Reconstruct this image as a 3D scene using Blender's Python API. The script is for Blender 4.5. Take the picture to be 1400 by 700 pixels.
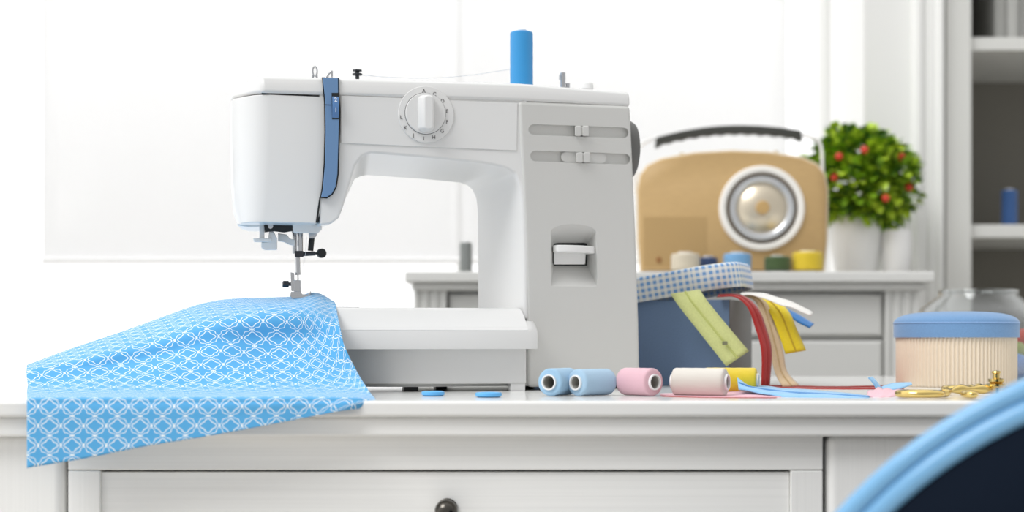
import bpy, bmesh, math, random
from mathutils import Vector, Matrix
random.seed(7)
S = bpy.context.scene
COL = S.collection
PI = math.pi
for o in list(bpy.data.objects): bpy.data.objects.remove(o)

# ------------------------------------------------------------------ camera, sky, light, exposure
F = 2100.0            # focal length in pixels of the 1400x700 frame
HY = 465.0            # row of the horizon
CZ = 0.80             # eye height
DZ = 0.75             # desk height
cd = bpy.data.cameras.new('camera'); cam = bpy.data.objects.new('camera', cd); COL.objects.link(cam)
cam.location = (0, 0, CZ); cam.rotation_euler = (PI/2, 0, 0)
cd.sensor_width = 36; cd.lens = F/1400*36; cd.shift_y = (HY-350)/1400
cd.clip_start = 0.05
cd.dof.use_dof = True; cd.dof.focus_distance = 1.46; cd.dof.aperture_fstop = 4.4
S.camera = cam

w = bpy.data.worlds.new('sky'); S.world = w; w.use_nodes = True
nt = w.node_tree; nt.nodes.clear()
tc = nt.nodes.new('ShaderNodeTexCoord')
dp = nt.nodes.new('ShaderNodeVectorMath'); dp.operation = 'DOT_PRODUCT'
sd = Vector((-0.42, 0.78, 0.46)).normalized()
dp.inputs[1].default_value = sd
mr = nt.nodes.new('ShaderNodeMapRange'); mr.interpolation_type = 'SMOOTHSTEP'
mr.inputs['From Min'].default_value = -0.6; mr.inputs['From Max'].default_value = 0.75
mr.inputs['To Min'].default_value = 0.58; mr.inputs['To Max'].default_value = 1.5
bg = nt.nodes.new('ShaderNodeBackground'); bg.inputs['Color'].default_value = (1.0, 1.0, 1.0, 1)
wo = nt.nodes.new('ShaderNodeOutputWorld')
nt.links.new(tc.outputs['Generated'], dp.inputs[0]); nt.links.new(dp.outputs['Value'], mr.inputs['Value'])
nt.links.new(mr.outputs['Result'], bg.inputs['Strength']); nt.links.new(bg.outputs[0], wo.inputs[0])

sl = bpy.data.lights.new('sun', 'SUN'); sun = bpy.data.objects.new('sun', sl); COL.objects.link(sun)
sl.energy = 1.6; sl.angle = math.radians(28)
sun.rotation_euler = Vector((0.50, 0.46, -0.73)).to_track_quat('-Z', 'Y').to_euler()
sun.location = (-2, -1, 3)

vs = S.view_settings
vs.view_transform = 'Standard'; vs.look = 'None'; vs.gamma = 1; vs.use_curve_mapping = False
vs.exposure = 0.0

# ------------------------------------------------------------------ helpers
def at(px, py, d):
    return Vector(((px-700)/F*d, d, CZ-(py-HY)/F*d))

def lin(c):
    if isinstance(c, str):
        c = [int(c[i:i+2], 16)/255 for i in (0, 2, 4)]
    return tuple(v/12.92 if v <= .04045 else ((v+.055)/1.055)**2.4 for v in c)

def mat(name, color, rough=.5, metal=0, spec=.5, noise=None, bump=None, coat=0, sheen=0, trans=0, ior=1.45):
    m = bpy.data.materials.new(name); m.use_nodes = True
    n = m.node_tree; b = n.nodes['Principled BSDF']
    c = lin(color)
    b.inputs['Base Color'].default_value = (*c, 1); b.inputs['Roughness'].default_value = rough
    b.inputs['Metallic'].default_value = metal; b.inputs['Specular IOR Level'].default_value = spec
    b.inputs['Coat Weight'].default_value = coat; b.inputs['Sheen Weight'].default_value = sheen
    b.inputs['Transmission Weight'].default_value = trans; b.inputs['IOR'].default_value = ior
    t = n.nodes.new('ShaderNodeTexCoord')
    if noise:   # (scale vector, amount)
        mp = n.nodes.new('ShaderNodeMapping'); mp.inputs['Scale'].default_value = noise[0]
        nz = n.nodes.new('ShaderNodeTexNoise'); nz.inputs['Scale'].default_value = 1; nz.inputs['Detail'].default_value = 4
        rp = n.nodes.new('ShaderNodeValToRGB')
        rp.color_ramp.elements[0].position = .3; rp.color_ramp.elements[1].position = .65
        rp.color_ramp.elements[0].color = (*[v*(1-noise[1]) for v in c], 1); rp.color_ramp.elements[1].color = (*c, 1)
        n.links.new(t.outputs['Object'], mp.inputs[0]); n.links.new(mp.outputs[0], nz.inputs['Vector'])
        n.links.new(nz.outputs['Fac'], rp.inputs[0]); n.links.new(rp.outputs[0], b.inputs['Base Color'])
    if bump:    # (scale vector, strength, distance)
        mp = n.nodes.new('ShaderNodeMapping'); mp.inputs['Scale'].default_value = bump[0]
        nz = n.nodes.new('ShaderNodeTexNoise'); nz.inputs['Scale'].default_value = 1
        bp = n.nodes.new('ShaderNodeBump'); bp.inputs['Strength'].default_value = bump[1]; bp.inputs['Distance'].default_value = bump[2]
        n.links.new(t.outputs['Object'], mp.inputs[0]); n.links.new(mp.outputs[0], nz.inputs['Vector'])
        n.links.new(nz.outputs['Fac'], bp.inputs['Height']); n.links.new(bp.outputs[0], b.inputs['Normal'])
    return m

def tag(o, label=None, cat=None, group=None, kind=None):
    if label: o['label'] = label
    if cat: o['category'] = cat
    if group: o['group'] = group
    if kind: o['kind'] = kind
    return o

def thing(name, loc, label, cat, group=None, rz=0):
    o = bpy.data.objects.new(name, None); COL.objects.link(o); o.empty_display_size = .02
    o.location = loc; o.rotation_euler = (0, 0, rz)
    return tag(o, label, cat, group)

def obj(name, bm, m, parent=None, bevel=0, seg=3, sharp=35, sub=0, solid=0, label=None):
    bmesh.ops.recalc_face_normals(bm, faces=bm.faces[:])
    me = bpy.data.meshes.new(name); bm.to_mesh(me); bm.free()
    for mm in (m if isinstance(m, (list, tuple)) else [m]): me.materials.append(mm)
    for p in me.polygons: p.use_smooth = True
    o = bpy.data.objects.new(name, me); COL.objects.link(o)
    if parent is not None: o.parent = parent
    if solid:
        md = o.modifiers.new('solid', 'SOLIDIFY'); md.thickness = solid; md.offset = 0
    if bevel:
        md = o.modifiers.new('bevel', 'BEVEL'); md.width = bevel; md.segments = seg; md.limit_method = 'ANGLE'
        md.angle_limit = math.radians(30); md.harden_normals = True
    elif sub:
        md = o.modifiers.new('sub', 'SUBSURF'); md.levels = sub; md.render_levels = sub
    else:
        me.set_sharp_from_angle(angle=math.radians(sharp))
    if label: o['label'] = label
    return o

def struct(name, bm, m, parent=None, **k):
    o = obj(name, bm, m, parent, **k)
    if parent is None: o['kind'] = 'structure'
    return o

def loft(bm, rings, cap=True, close=True):
    R = [[bm.verts.new(p) for p in r] for r in rings]
    n = len(R[0])
    for a, b in zip(R, R[1:]):
        for i in range(n if close else n-1):
            j = (i+1) % n
            bm.faces.new((a[i], a[j], b[j], b[i]))
    if cap:
        bm.faces.new(R[0]); bm.faces.new(R[-1])
    return R

def box(bm, x0, x1, y0, y1, z0, z1):
    loft(bm, [[(x0, y0, z), (x1, y0, z), (x1, y1, z), (x0, y1, z)] for z in (z0, z1)])

def lathe(bm, prof, M=Matrix(), n=40, mod=None, closed=False):
    """prof: (r, z) pairs revolved about local Z, then M."""
    rings = []
    for r, z in prof:
        if r < 1e-6: rings.append([bm.verts.new(M @ Vector((0, 0, z)))])
        else:
            rr = []
            for i in range(n):
                a = 2*PI*i/n; q = r*(mod(i) if mod else 1)
                rr.append(bm.verts.new(M @ Vector((q*math.cos(a), q*math.sin(a), z))))
            rings.append(rr)
    pairs = list(zip(rings, rings[1:]))
    if closed: pairs.append((rings[-1], rings[0]))
    for a, b in pairs:
        for i in range(n):
            j = (i+1) % n
            if len(a) == 1 and len(b) == 1: continue
            if len(a) == 1: bm.faces.new((a[0], b[j], b[i]))
            elif len(b) == 1: bm.faces.new((a[i], a[j], b[0]))
            else: bm.faces.new((a[i], a[j], b[j], b[i]))
    for r in (rings[0], rings[-1]):
        if not closed and len(r) > 1: bm.faces.new(r)

def spline(pts, n):
    pts = [Vector(p) for p in pts]
    P = [pts[0]*2-pts[1]] + pts + [pts[-1]*2-pts[-2]]
    out = []; m = len(pts)-1
    for k in range(n+1):
        t = k/n*m; i = min(int(t), m-1); u = t-i
        a, b, c, d = P[i], P[i+1], P[i+2], P[i+3]
        out.append(.5*((2*b)+(c-a)*u+(2*a-5*b+4*c-d)*u*u+(3*b-a-3*c+d)*u**3))
    return out

def tube(bm, pts, r, n=12, closed=False, flat=1.0):
    pts = [Vector(p) for p in pts]; N = len(pts); rings = []
    up = None
    for i, p in enumerate(pts):
        if closed: t = (pts[(i+1) % N]-pts[i-1]).normalized()
        else: t = (pts[min(i+1, N-1)]-pts[max(i-1, 0)]).normalized()
        if up is None:
            up = Vector((0, 0, 1)) if abs(t.z) < .9 else Vector((1, 0, 0))
        s = t.cross(up).normalized(); up = s.cross(t).normalized()
        rr = r[i] if isinstance(r, (list, tuple)) else r
        rings.append([p+s*math.cos(2*PI*k/n)*rr+up*math.sin(2*PI*k/n)*rr*flat for k in range(n)])
    if closed: rings.append(rings[0])
    R = [[bm.verts.new(p) for p in r_] for r_ in (rings[:-1] if closed else rings)]
    if closed: R.append(R[0])
    for a, b in zip(R, R[1:]):
        for k in range(n):
            j = (k+1) % n; bm.faces.new((a[k], a[j], b[j], b[k]))
    if not closed:
        bm.faces.new(R[0]); bm.faces.new(R[-1])

def text_bm(bm, s, size, M, ext=.0002):
    c = bpy.data.curves.new('t', 'FONT'); c.body = s; c.size = size; c.align_x = 'CENTER'; c.align_y = 'CENTER'; c.extrude = ext
    o = bpy.data.objects.new('t', c); COL.objects.link(o)
    dg = bpy.context.evaluated_depsgraph_get(); me = bpy.data.meshes.new_from_object(o.evaluated_get(dg))
    me.transform(M); bm.from_mesh(me)
    bpy.data.objects.remove(o); bpy.data.meshes.remove(me)

def axis_to(d):   # matrix turning +Z to d
    return Vector(d).to_track_quat('Z', 'Y').to_matrix().to_4x4()

# ------------------------------------------------------------------ materials
M_wall = mat('wall_paint', 'ECECEA', .7, bump=((60, 60, 60), .05, .002))
M_trim = mat('trim_paint', 'F0F0EE', .35, bump=((8, 8, 60), .03, .001))
M_floor = mat('floor_boards', 'CFC9C0', .4, noise=((40, 2, 2), .15))
M_deskh = mat('white_wood_horizontal', 'F6F6F4', .3, noise=((3, 40, 420), .06), bump=((3, 60, 500), .18, .0006))
M_deskv = mat('white_wood_vertical', 'F6F6F4', .35, noise=((420, 40, 3), .06), bump=((500, 60, 3), .18, .0006))
M_desktop = mat('white_lacquer', 'E9E9E7', .16, noise=((3, 60, 60), .03))
M_knob = mat('gunmetal', '57544F', .22, 1)
M_body = mat('sewing_white', 'E0E0DF', .28, bump=((300, 300, 300), .02, .0003))
M_colm = mat('sewing_white_matt', 'D2D2CF', .42, bump=((900, 900, 900), .06, .0003))
M_seam = mat('seam_black', '1B1F22', .6)
M_mblue = mat('slate_blue_plastic', '6A8DB6', .35)
M_dblue = mat('dial_blue_plastic', '5A82B5', .35)
M_ink = mat('grey_ink', '6A6A6A', .6)
M_inkp = mat('pale_ink', 'E8EEF6', .6)
M_steel = mat('polished_steel', 'C9CBCE', .15, 1)
M_dsteel = mat('dark_steel', '4A4C50', .3, 1)
M_black = mat('black_plastic', '1E2224', .4)
M_wheel = mat('handwheel_grey', '6B6B69', .45)
M_wplas = mat('white_plastic', 'ECECEB', .35)
M_gold = mat('gold_metal', 'DDC27A', .14, 1)
M_core = mat('spool_core', 'EDEDED', .4)
M_hole = mat('spool_bore_shade', 'A9A7A1', .6)  # grey stands for the shade deep inside the core

def thread_mat(name, color):
    m = bpy.data.materials.new(name); m.use_nodes = True
    n = m.node_tree; b = n.nodes['Principled BSDF']; c = lin(color)
    b.inputs['Roughness'].default_value = .6; b.inputs['Sheen Weight'].default_value = .3
    t = n.nodes.new('ShaderNodeTexCoord'); mp = n.nodes.new('ShaderNodeMapping')
    mp.inputs['Rotation'].default_value = (.05, .08, 0)
    wv = n.nodes.new('ShaderNodeTexWave'); wv.bands_direction = 'Z'; wv.inputs['Scale'].default_value = 420; wv.inputs['Distortion'].default_value = 2.2
    wv.inputs['Detail'].default_value = 3
    rp = n.nodes.new('ShaderNodeValToRGB')
    rp.color_ramp.elements[0].color = (*[v*.74 for v in c], 1); rp.color_ramp.elements[1].color = (*[min(1, v*1.04) for v in c], 1)
    bp = n.nodes.new('ShaderNodeBump'); bp.inputs['Strength'].default_value = .6; bp.inputs['Distance'].default_value = .0006
    n.links.new(t.outputs['Object'], mp.inputs[0]); n.links.new(mp.outputs[0], wv.inputs['Vector'])
    n.links.new(wv.outputs['Fac'], rp.inputs[0]); n.links.new(rp.outputs[0], b.inputs['Base Color'])
    n.links.new(wv.outputs['Fac'], bp.inputs['Height']); n.links.new(bp.outputs[0], b.inputs['Normal'])
    return m

def cloth_mat(name, color, rough=.8):
    return mat(name, color, rough, sheen=.3, noise=((700, 700, 700), .12), bump=((1400, 1400, 1400), .25, .0004))

# ------------------------------------------------------------------ the room
WY = 2.80      # room face of the back wall
WB = 3.18      # outer face
OX0, OX1 = -1.75, (1181-700)/F*2.80
OZ1 = 2.35
NX0 = 0.787    # niche for the shelves
bm = bmesh.new()
box(bm, -3.0, OX0, WY, WB, 0, 2.7)
box(bm, OX0, OX1, WY, WB, OZ1, 2.7)
box(bm, OX1, NX0, WY, WB, 0, 2.7)
box(bm, NX0, 2.4, WB-.02, WB, 0, 2.7)
box(bm, NX0, 2.4, WY, WB-.02, 2.3, 2.7)
box(bm, 1.75, 2.4, WY, WB-.02, 0, 2.3)
struct('wall_back', bm, M_wall)
bm = bmesh.new(); box(bm, -3.0, 2.4, -1.0, WB, -.05, 0)
struct('floor', bm, M_floor)
# moulded casing round the window's right side
bm = bmesh.new()
cx0, cx1 = (1246-700)/F*WY, (1286-700)/F*WY
prof = [(0, 0), (0, .014), (.004, .020), (.012, .020), (.015, .013), (.024, .013), (.027, .018), (.038, .018), (.042, .024), (.050, .024), (.053, .016), (.053, 0)]
sc = (cx1-cx0)/.053
loft(bm, [[(cx0+u*sc, WY-v*1.3, z) for u, v in prof] for z in (0, 2.4)])
struct('trim_1', bm, M_trim)
# window: a tall white frame with panes, set at the outer face
bm = bmesh.new()
fy0, fy1 = WB-.07, WB-.02
def fb(x0, x1, z0, z1): box(bm, x0, x1, fy0, fy1, z0, z1)
fb(OX0, OX0+.05, .0, OZ1); fb(OX1-.02, OX1, 0, OZ1); fb(OX0, OX1, OZ1-.05, OZ1); fb(OX0, OX1, 0, .05)
mxs = (at(628, 0, fy0).x,)
for mx in mxs: fb(mx-.006, mx+.006, .05, OZ1-.05)
win = struct('window_1', bm, M_trim, bevel=.004)
M_glass = bpy.data.materials.new('window_glass'); M_glass.use_nodes = True
n = M_glass.node_tree; n.nodes.clear()
tr = n.nodes.new('ShaderNodeBsdfTransparent'); gl = n.nodes.new('ShaderNodeBsdfGlossy'); gl.inputs['Roughness'].default_value = .02
mx_ = n.nodes.new('ShaderNodeMixShader'); mx_.inputs[0].default_value = .06; out = n.nodes.new('ShaderNodeOutputMaterial')
n.links.new(tr.outputs[0], mx_.inputs[1]); n.links.new(gl.outputs[0], mx_.inputs[2]); n.links.new(mx_.outputs[0], out.inputs[0])
for x0, x1 in ((OX0+.04, mxs[0]-.02), (mxs[0]+.02, OX1-.01)):
    bm = bmesh.new(); box(bm, x0, x1, WB-.049, WB-.043, .04, OZ1-.04)
    obj('window_pane', bm, M_glass, win)

# roller blind, translucent white
M_blind = bpy.data.materials.new('blind_cloth'); M_blind.use_nodes = True
n = M_blind.node_tree; n.nodes.clear()
d1 = n.nodes.new('ShaderNodeBsdfDiffuse'); d1.inputs[0].default_value = (.92, .92, .92, 1)
t1 = n.nodes.new('ShaderNodeBsdfTranslucent'); t1.inputs[0].default_value = (.97, .97, .97, 1)
p1 = n.nodes.new('ShaderNodeBsdfTransparent')
a1 = n.nodes.new('ShaderNodeMixShader'); a1.inputs[0].default_value = .6
a2 = n.nodes.new('ShaderNodeMixShader'); a2.inputs[0].default_value = .42
out = n.nodes.new('ShaderNodeOutputMaterial')
n.links.new(d1.outputs[0], a1.inputs[1]); n.links.new(t1.outputs[0], a1.inputs[2])
n.links.new(a1.outputs[0], a2.inputs[1]); n.links.new(p1.outputs[0], a2.inputs[2]); n.links.new(a2.outputs[0], out.inputs[0])
BY = 3.06
bx0, bx1 = at(58, 0, BY).x, at(1076, 0, BY).x
bz = at(0, 352, BY).z
bl = thing('roller_blind', (0, BY, bz), 'white translucent roller blind drawn down over the tall window', 'blind')
bm = bmesh.new()
ring = [bm.verts.new((bx0+(bx1-bx0)*i/40, .0015*math.sin(i*1.3), 0)) for i in range(41)]
ring2 = [bm.verts.new((bx0+(bx1-bx0)*i/40, .0015*math.sin(i*1.3), OZ1-.06-bz)) for i in range(41)]
for i in range(40): bm.faces.new((ring[i], ring[i+1], ring2[i+1], ring2[i]))
obj('blind_cloth', bm, M_blind, bl, solid=.0006)
bm = bmesh.new(); tube(bm, [(bx0, 0, -.006), (bx1, 0, -.006)], .007)
obj('bottom_bar', bm, mat('blind_bar', 'F6F6F6', .4), bl)
bm = bmesh.new(); tube(bm, [(bx0-.01, 0, OZ1-.04-bz), (bx1+.01, 0, OZ1-.04-bz)], .022)
obj('roller', bm, M_trim, bl)

# ------------------------------------------------------------------ built-in shelves on the right
SY = 2.80
M_case = mat('shelf_paint', 'DADAD6', .45)
M_cback = mat('shelf_interior_shade', '7C7971', .7)  # shade inside the shelves put into the colour of back and side
sh = thing('built_in_shelf', (NX0, SY, 0), 'white built-in shelf unit with shade-darkened interior in the wall beside the window', 'shelf')
sx0 = at(1291, 0, SY).x - NX0; sx1 = 1.72-NX0
bm = bmesh.new(); box(bm, sx0, at(1326, 0, SY).x-NX0, -.012, .03, 0, 2.28); obj('face_stile', bm, M_case, sh, bevel=.003)
bm = bmesh.new(); box(bm, sx0+.012, sx0+.042, .03, .35, 0, 2.28); obj('side_panel', bm, M_cback, sh)
bm = bmesh.new(); box(bm, sx1-.05, sx1, -.012, .35, 0, 2.28); obj('side_panel', bm, M_case, sh)
bm = bmesh.new(); box(bm, sx0+.012, sx1, .35, .356, 0, 2.28); obj('back_panel', bm, M_cback, sh)
for y0, y1 in ((51, 69), (307, 325), (-230, -212), (560, 578)):
    bm = bmesh.new(); box(bm, sx0+.042, sx1-.05, .0, .35, at(0, y1, SY).z, at(0, y0, SY).z)
    obj('shelf_board', bm, M_case, sh, bevel=.002)
bm = bmesh.new(); box(bm, sx0, sx1, -.012, .35, 2.26, 2.29); obj('top_panel', bm, M_case, sh)
# books on the upper shelf
zb = at(0, 51, SY).z
bks = ((1361, 1377, .26, '9E9E9A', 'grey book standing leftmost on the upper shelf'), (1378, 1394, .24, 'B3B3AF', 'pale grey book second from the left on the upper shelf'), (1395, 1416, .27, '8F8F8C', 'mid grey book at the right picture edge on the upper shelf'))
for x0, x1, h, c, lb in bks:
    X0, X1 = at(x0, 0, SY+.03).x, at(x1, 0, SY+.03).x
    t = thing('book', (X0, SY+.03, zb), lb, 'book', 'books on the upper shelf')
    bm = bmesh.new(); wv = X1-X0
    loft(bm, [[(0, .18, z), (0, .004, z), (wv*.25, 0, z), (wv*.75, 0, z), (wv, .004, z), (wv, .18, z), (wv-.002, .18, z), (wv-.002, .01, z), (.002, .01, z), (.002, .18, z)] for z in (0, h)])
    obj('cover', bm, mat('book_cover', c, .6), t)
    bm = bmesh.new(); box(bm, .0025, wv-.0025, .011, .176, .003, h-.003); obj('page_block', bm, mat('paper', 'E8E4DA', .8), t)

# ------------------------------------------------------------------ white console (mantel) behind the desk
CY = 2.35
co = thing('console_cabinet', (at(915, 0, CY).x, CY, 0), 'white panelled console cabinet with fluted pilasters in front of the window', 'cabinet')
ox = co.location.x
def cxp(px, d=CY): return at(px, 0, d).x-ox
zt = at(0, 371, CY).z; zu = at(0, 386, CY).z
M_con = mat('console_shaded_white', 'D6D6D3', .45)  # white paint greyed all over to carry the shade on the front
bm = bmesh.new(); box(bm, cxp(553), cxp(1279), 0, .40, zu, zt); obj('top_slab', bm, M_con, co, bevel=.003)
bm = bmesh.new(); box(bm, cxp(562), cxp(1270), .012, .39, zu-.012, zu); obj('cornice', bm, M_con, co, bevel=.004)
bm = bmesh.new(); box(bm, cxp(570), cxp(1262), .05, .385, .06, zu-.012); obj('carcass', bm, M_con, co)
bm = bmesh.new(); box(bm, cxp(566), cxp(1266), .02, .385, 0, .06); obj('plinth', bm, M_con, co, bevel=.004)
for p0, p1 in ((565, 609), (1216, 1262)):
    bm = bmesh.new(); x0, x1 = cxp(p0), cxp(p1); W = x1-x0
    pr = [(x0, .05), (x0, .022)]
    for k in range(3):
        c = x0+W*(.2+.3*k); r = W*.085
        for a in range(7):
            an = PI-PI*a/6; pr.append((c+r*math.cos(an), .022+r*math.sin(an)*.9))
    pr += [(x1, .022), (x1, .05)]
    loft(bm, [[(x, y, z) for x, y in pr] for z in (.06, zu-.012)])
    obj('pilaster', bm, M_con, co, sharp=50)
# drawer fronts between the pilasters
zs = [zu-.018, at(0, 459, CY).z, at(0, 466, CY).z, .42, .414, .07]
for za, zb_ in ((zs[0], zs[1]), (zs[2], zs[3]), (zs[4], zs[5])):
    for xa, xb in ((cxp(613), cxp(912)), (cxp(916), cxp(1213))):
        bm = bmesh.new()
        R = [(xa, xb, .05, za, zb_), (xa, xb, .034, za, zb_), (xa+.004, xb-.004, .032, za-.004, zb_+.004)]
        loft(bm, [[(a, y, q), (b, y, q), (b, y, p), (a, y, p)] for a, b, y, p, q in R])
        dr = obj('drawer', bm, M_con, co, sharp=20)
        bm = bmesh.new(); lathe(bm, [(.006, 0), (.004, .008), (.009, .014), (.008, .020), (0, .022)], Matrix.Translation(((xa+xb)/2, .032, (za+zb_)/2)) @ axis_to((0, -1, 0)), 20)
        if za < .8: obj('knob', bm, M_knob, dr)
        else: bm.free()

# ------------------------------------------------------------------ desk
DF = .05*F/83            # front edge of the top
dk = thing('desk', (0, DF, 0), 'white painted wooden desk with a centre drawer carrying the sewing machine', 'desk')
def dxp(px, d): return at(px, 0, d).x
zp = lambda y, d=DF: at(0, y, d).z
DL, DR, DB = -1.25, 1.15, 2.12-DF
bm = bmesh.new(); box(bm, DL, DR, 0, DB, zp(571), DZ); obj('desk_top', bm, M_desktop, dk, bevel=.0035)
bm = bmesh.new(); box(bm, DL+.01, DR-.01, .008, DB-.01, zp(598), zp(571)); obj('edge_moulding', bm, M_deskh, dk, bevel=.003)
fd = DF+.025
bm = bmesh.new(); box(bm, dxp(93, fd), dxp(1125, fd), .025, .05, zp(646), zp(598)); obj('apron', bm, M_deskh, dk, bevel=.001)
for p0, p1 in ((93, 137), (1081, 1125)):
    bm = bmesh.new(); box(bm, dxp(p0, fd), dxp(p1, fd), .025, .06, .30, zp(646)-.0005); obj('stile', bm, M_deskv, dk, bevel=.0012)
dd = fd+.004
bm = bmesh.new(); box(bm, dxp(138.5, dd), dxp(1079.5, dd), .029, .05, .50, zp(646)-.002); dr = obj('drawer', bm, M_deskh, dk, bevel=.001)
bm = bmesh.new(); kr = 16/F*(dd-.02)
prof = [(.009, -.001), (.009, .002), (.005, .004), (.004, .010)]+[(kr*math.sin(a), .010+kr*.9-kr*.9*math.cos(a)) for a in [PI*(.12+.88*i/14) for i in range(15)]]
prof[-1] = (0, prof[-1][1])
lathe(bm, prof, Matrix.Translation((dxp(610, dd-.02), .029, at(0, 699, dd-.02).z)) @ axis_to((0, -1, 0)), 32)
obj('knob', bm, M_knob, dr)
bm = bmesh.new(); box(bm, dxp(140, fd), dxp(1078, fd), .05, .5, .49, zp(646)); obj('drawer_box', bm, M_deskh, dk)
for nm, xa, xb in (('left_pedestal', DL+.03, dxp(86, fd)), ('right_pedestal', dxp(1131, fd), DR-.03)):
    bm = bmesh.new(); box(bm, xa, xb, .025, DB-.04, 0, zp(598)); obj('pedestal', bm, M_deskv, dk, bevel=.008, seg=4)
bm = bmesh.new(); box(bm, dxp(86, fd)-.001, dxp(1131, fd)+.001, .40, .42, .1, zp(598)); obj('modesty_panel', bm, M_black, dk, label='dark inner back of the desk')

# ------------------------------------------------------------------ sewing machine
TH = math.radians(14.5); ct, st = math.cos(TH), math.sin(TH)
P0 = Vector(((352-700)/F*1.46, 1.46, DZ))
sm = thing('sewing_machine', P0, 'white electric sewing machine with a slate blue stripe standing on the desk', 'sewing machine', rz=TH)
def M(px, py, ym=0.0):
    """local point of the machine seen at that pixel at depth ym behind its front face"""
    rx = (px-700)/F; rz = -(py-HY)/F
    nrm = (-st, ct)
    t = (ym + P0.x*nrm[0]+P0.y*nrm[1])/(rx*nrm[0]+nrm[1])
    dx, dy = t*rx-P0.x, t-P0.y
    return Vector((dx*ct+dy*st, ym, CZ+t*rz-DZ))
def tow(px): return -.003+.037*max(0, min(1.05, (px-709)/160))
def prism(bm, front, back, y0, y1):
    A = [M(p[0], p[1], y0 if len(p) < 3 else p[2]) for p in front]; B = []
    for a, b in zip(A, back):
        if b is None: v = a.copy(); v.y = y1
        else: v = M(b[0], b[1], y1)
        B.append(v)
    loft(bm, [A, B])

# arm
Fp = [(437, 124), (575, 129), (721, 136), (722, 260), (723, 436), (716.5, 436), (715, 340), (713, 275), (711, 252), (704, 237), (690, 229), (660, 223), (570, 214), (507, 209), (495, 213), (486, 226), (479, 248), (468, 286), (463, 298), (453, 306), (437, 308)]
Bp = [None, None, None, None, None, (653, 424), (652.5, 340), (652, 285), (650, 271), (645, 260), (638, 254), (628, 250), (576, 245), (503, 240), (494, 241), (485, 245), (477, 262), (464, 290), (458, 297), (448, 302), None]
bm = bmesh.new(); prism(bm, Fp, Bp, 0, .115)
arm = obj('arm_housing', bm, M_body, sm, bevel=.004, seg=4)

# head cover
lev = [(128.5, 357, 338, 315, 322), (170, 357, 337, 314.5, 322), (250, 354, 334, 316, 323), (285, 351.5, 333, 319, 325), (304, 349, 334, 325, 330)]
bm = bmesh.new(); rings = []
for i, (y, fl, ml, ll, bl_) in enumerate(lev):
    zf = M(fl, y, 0).z
    yr = y
    def q(px, ym): v = M(px, y, ym); return Vector((v.x, ym, zf))
    rx_ = M([440.8, 444, 442.8, 438.5, 433.5][i], y, 0).x
    rings.append([Vector((rx_, 0, zf)), q(fl+12, -.0005), q(fl+2, .0015), q(fl-9, .006), q(ml-4, .018), q(ll+3, .036), q(ll, .055), q(bl_, .10), Vector((q(bl_+8, .125).x, .125, zf)), Vector((rx_, .125, zf))])
loft(bm, rings); obj('face_cover', bm, M_body, sm, bevel=.0015, seg=2)
# hollow on the end of the face cover
bm = bmesh.new(); c = M(322, 190, .062)
lathe(bm, [(.0001, .001), (.006, .0018), (.010, .0012), (.0115, -.002)], Matrix.Translation(c) @ axis_to((-1, -.05, 0)) @ Matrix.Diagonal((2.3, .8, 1, 1)), 28)
obj('thumb_grip', bm, M_body, sm)

# top cover
bm = bmesh.new()
def tz(px, ylo): return M(px, ylo, 0).z
zlo_l, zhi_l = M(356, 127, 0).z, M(350, 103, 0).z
zlo_r, zhi_r = M(862, 145.5, tow(862)).z, M(860, 124.5, tow(860)).z
zlo_m = M(710, 138.5, 0).z; zhi_m = M(710, 118.5, 0).z
def xl(px, y, ym): return M(px, y, ym).x
low = [(xl(862, 146, .034), .034, zlo_r), (xl(712, 139, 0), -.0025, zlo_m), (xl(437, 128, 0), -.0025, None), (xl(358, 127, 0), -.0025, zlo_l), (xl(346, 126, .007), .007, zlo_l), (xl(332, 125, .022), .022, zlo_l), (xl(317, 124, .042), .042, zlo_l), (xl(313.5, 124, .058), .058, zlo_l), (xl(321, 124, .10), .10, zlo_l), (xl(330, 124, .128), .128, zlo_l), (xl(712, 139, 0), .15, zlo_m), (xl(862, 146, .034), .165, zlo_r)]
low = [Vector((a, b, c if c is not None else (zlo_l+(zlo_m-zlo_l)*.22))) for a, b, c in low]
up = []
for v in low:
    t = (v.x-low[3].x)/(low[0].x-low[3].x); v2 = v.copy()
    v2.z = zhi_l+(zhi_r-zhi_l)*max(0, min(1, t))
    if t < .02: v2.x = max(v2.x, xl(341, 104, .02)-.002+.004*(v.y < .03)); 
    v2.y = min(max(v.y+.004*(v.y < .04), 0), v.y if v.y > .04 else 1) - (.006 if v.y > .1 else 0)
    up.append(v2)
mid = []
for a, b in zip(low, up):
    m_ = a.lerp(b, .55); m_.x = a.x+(b.x-a.x)*.22; m_.y = a.y+(b.y-a.y)*.2; mid.append(m_)
loft(bm, [low, mid, up])
obj('top_cover', bm, M_body, sm, bevel=.0035, seg=4)

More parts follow.
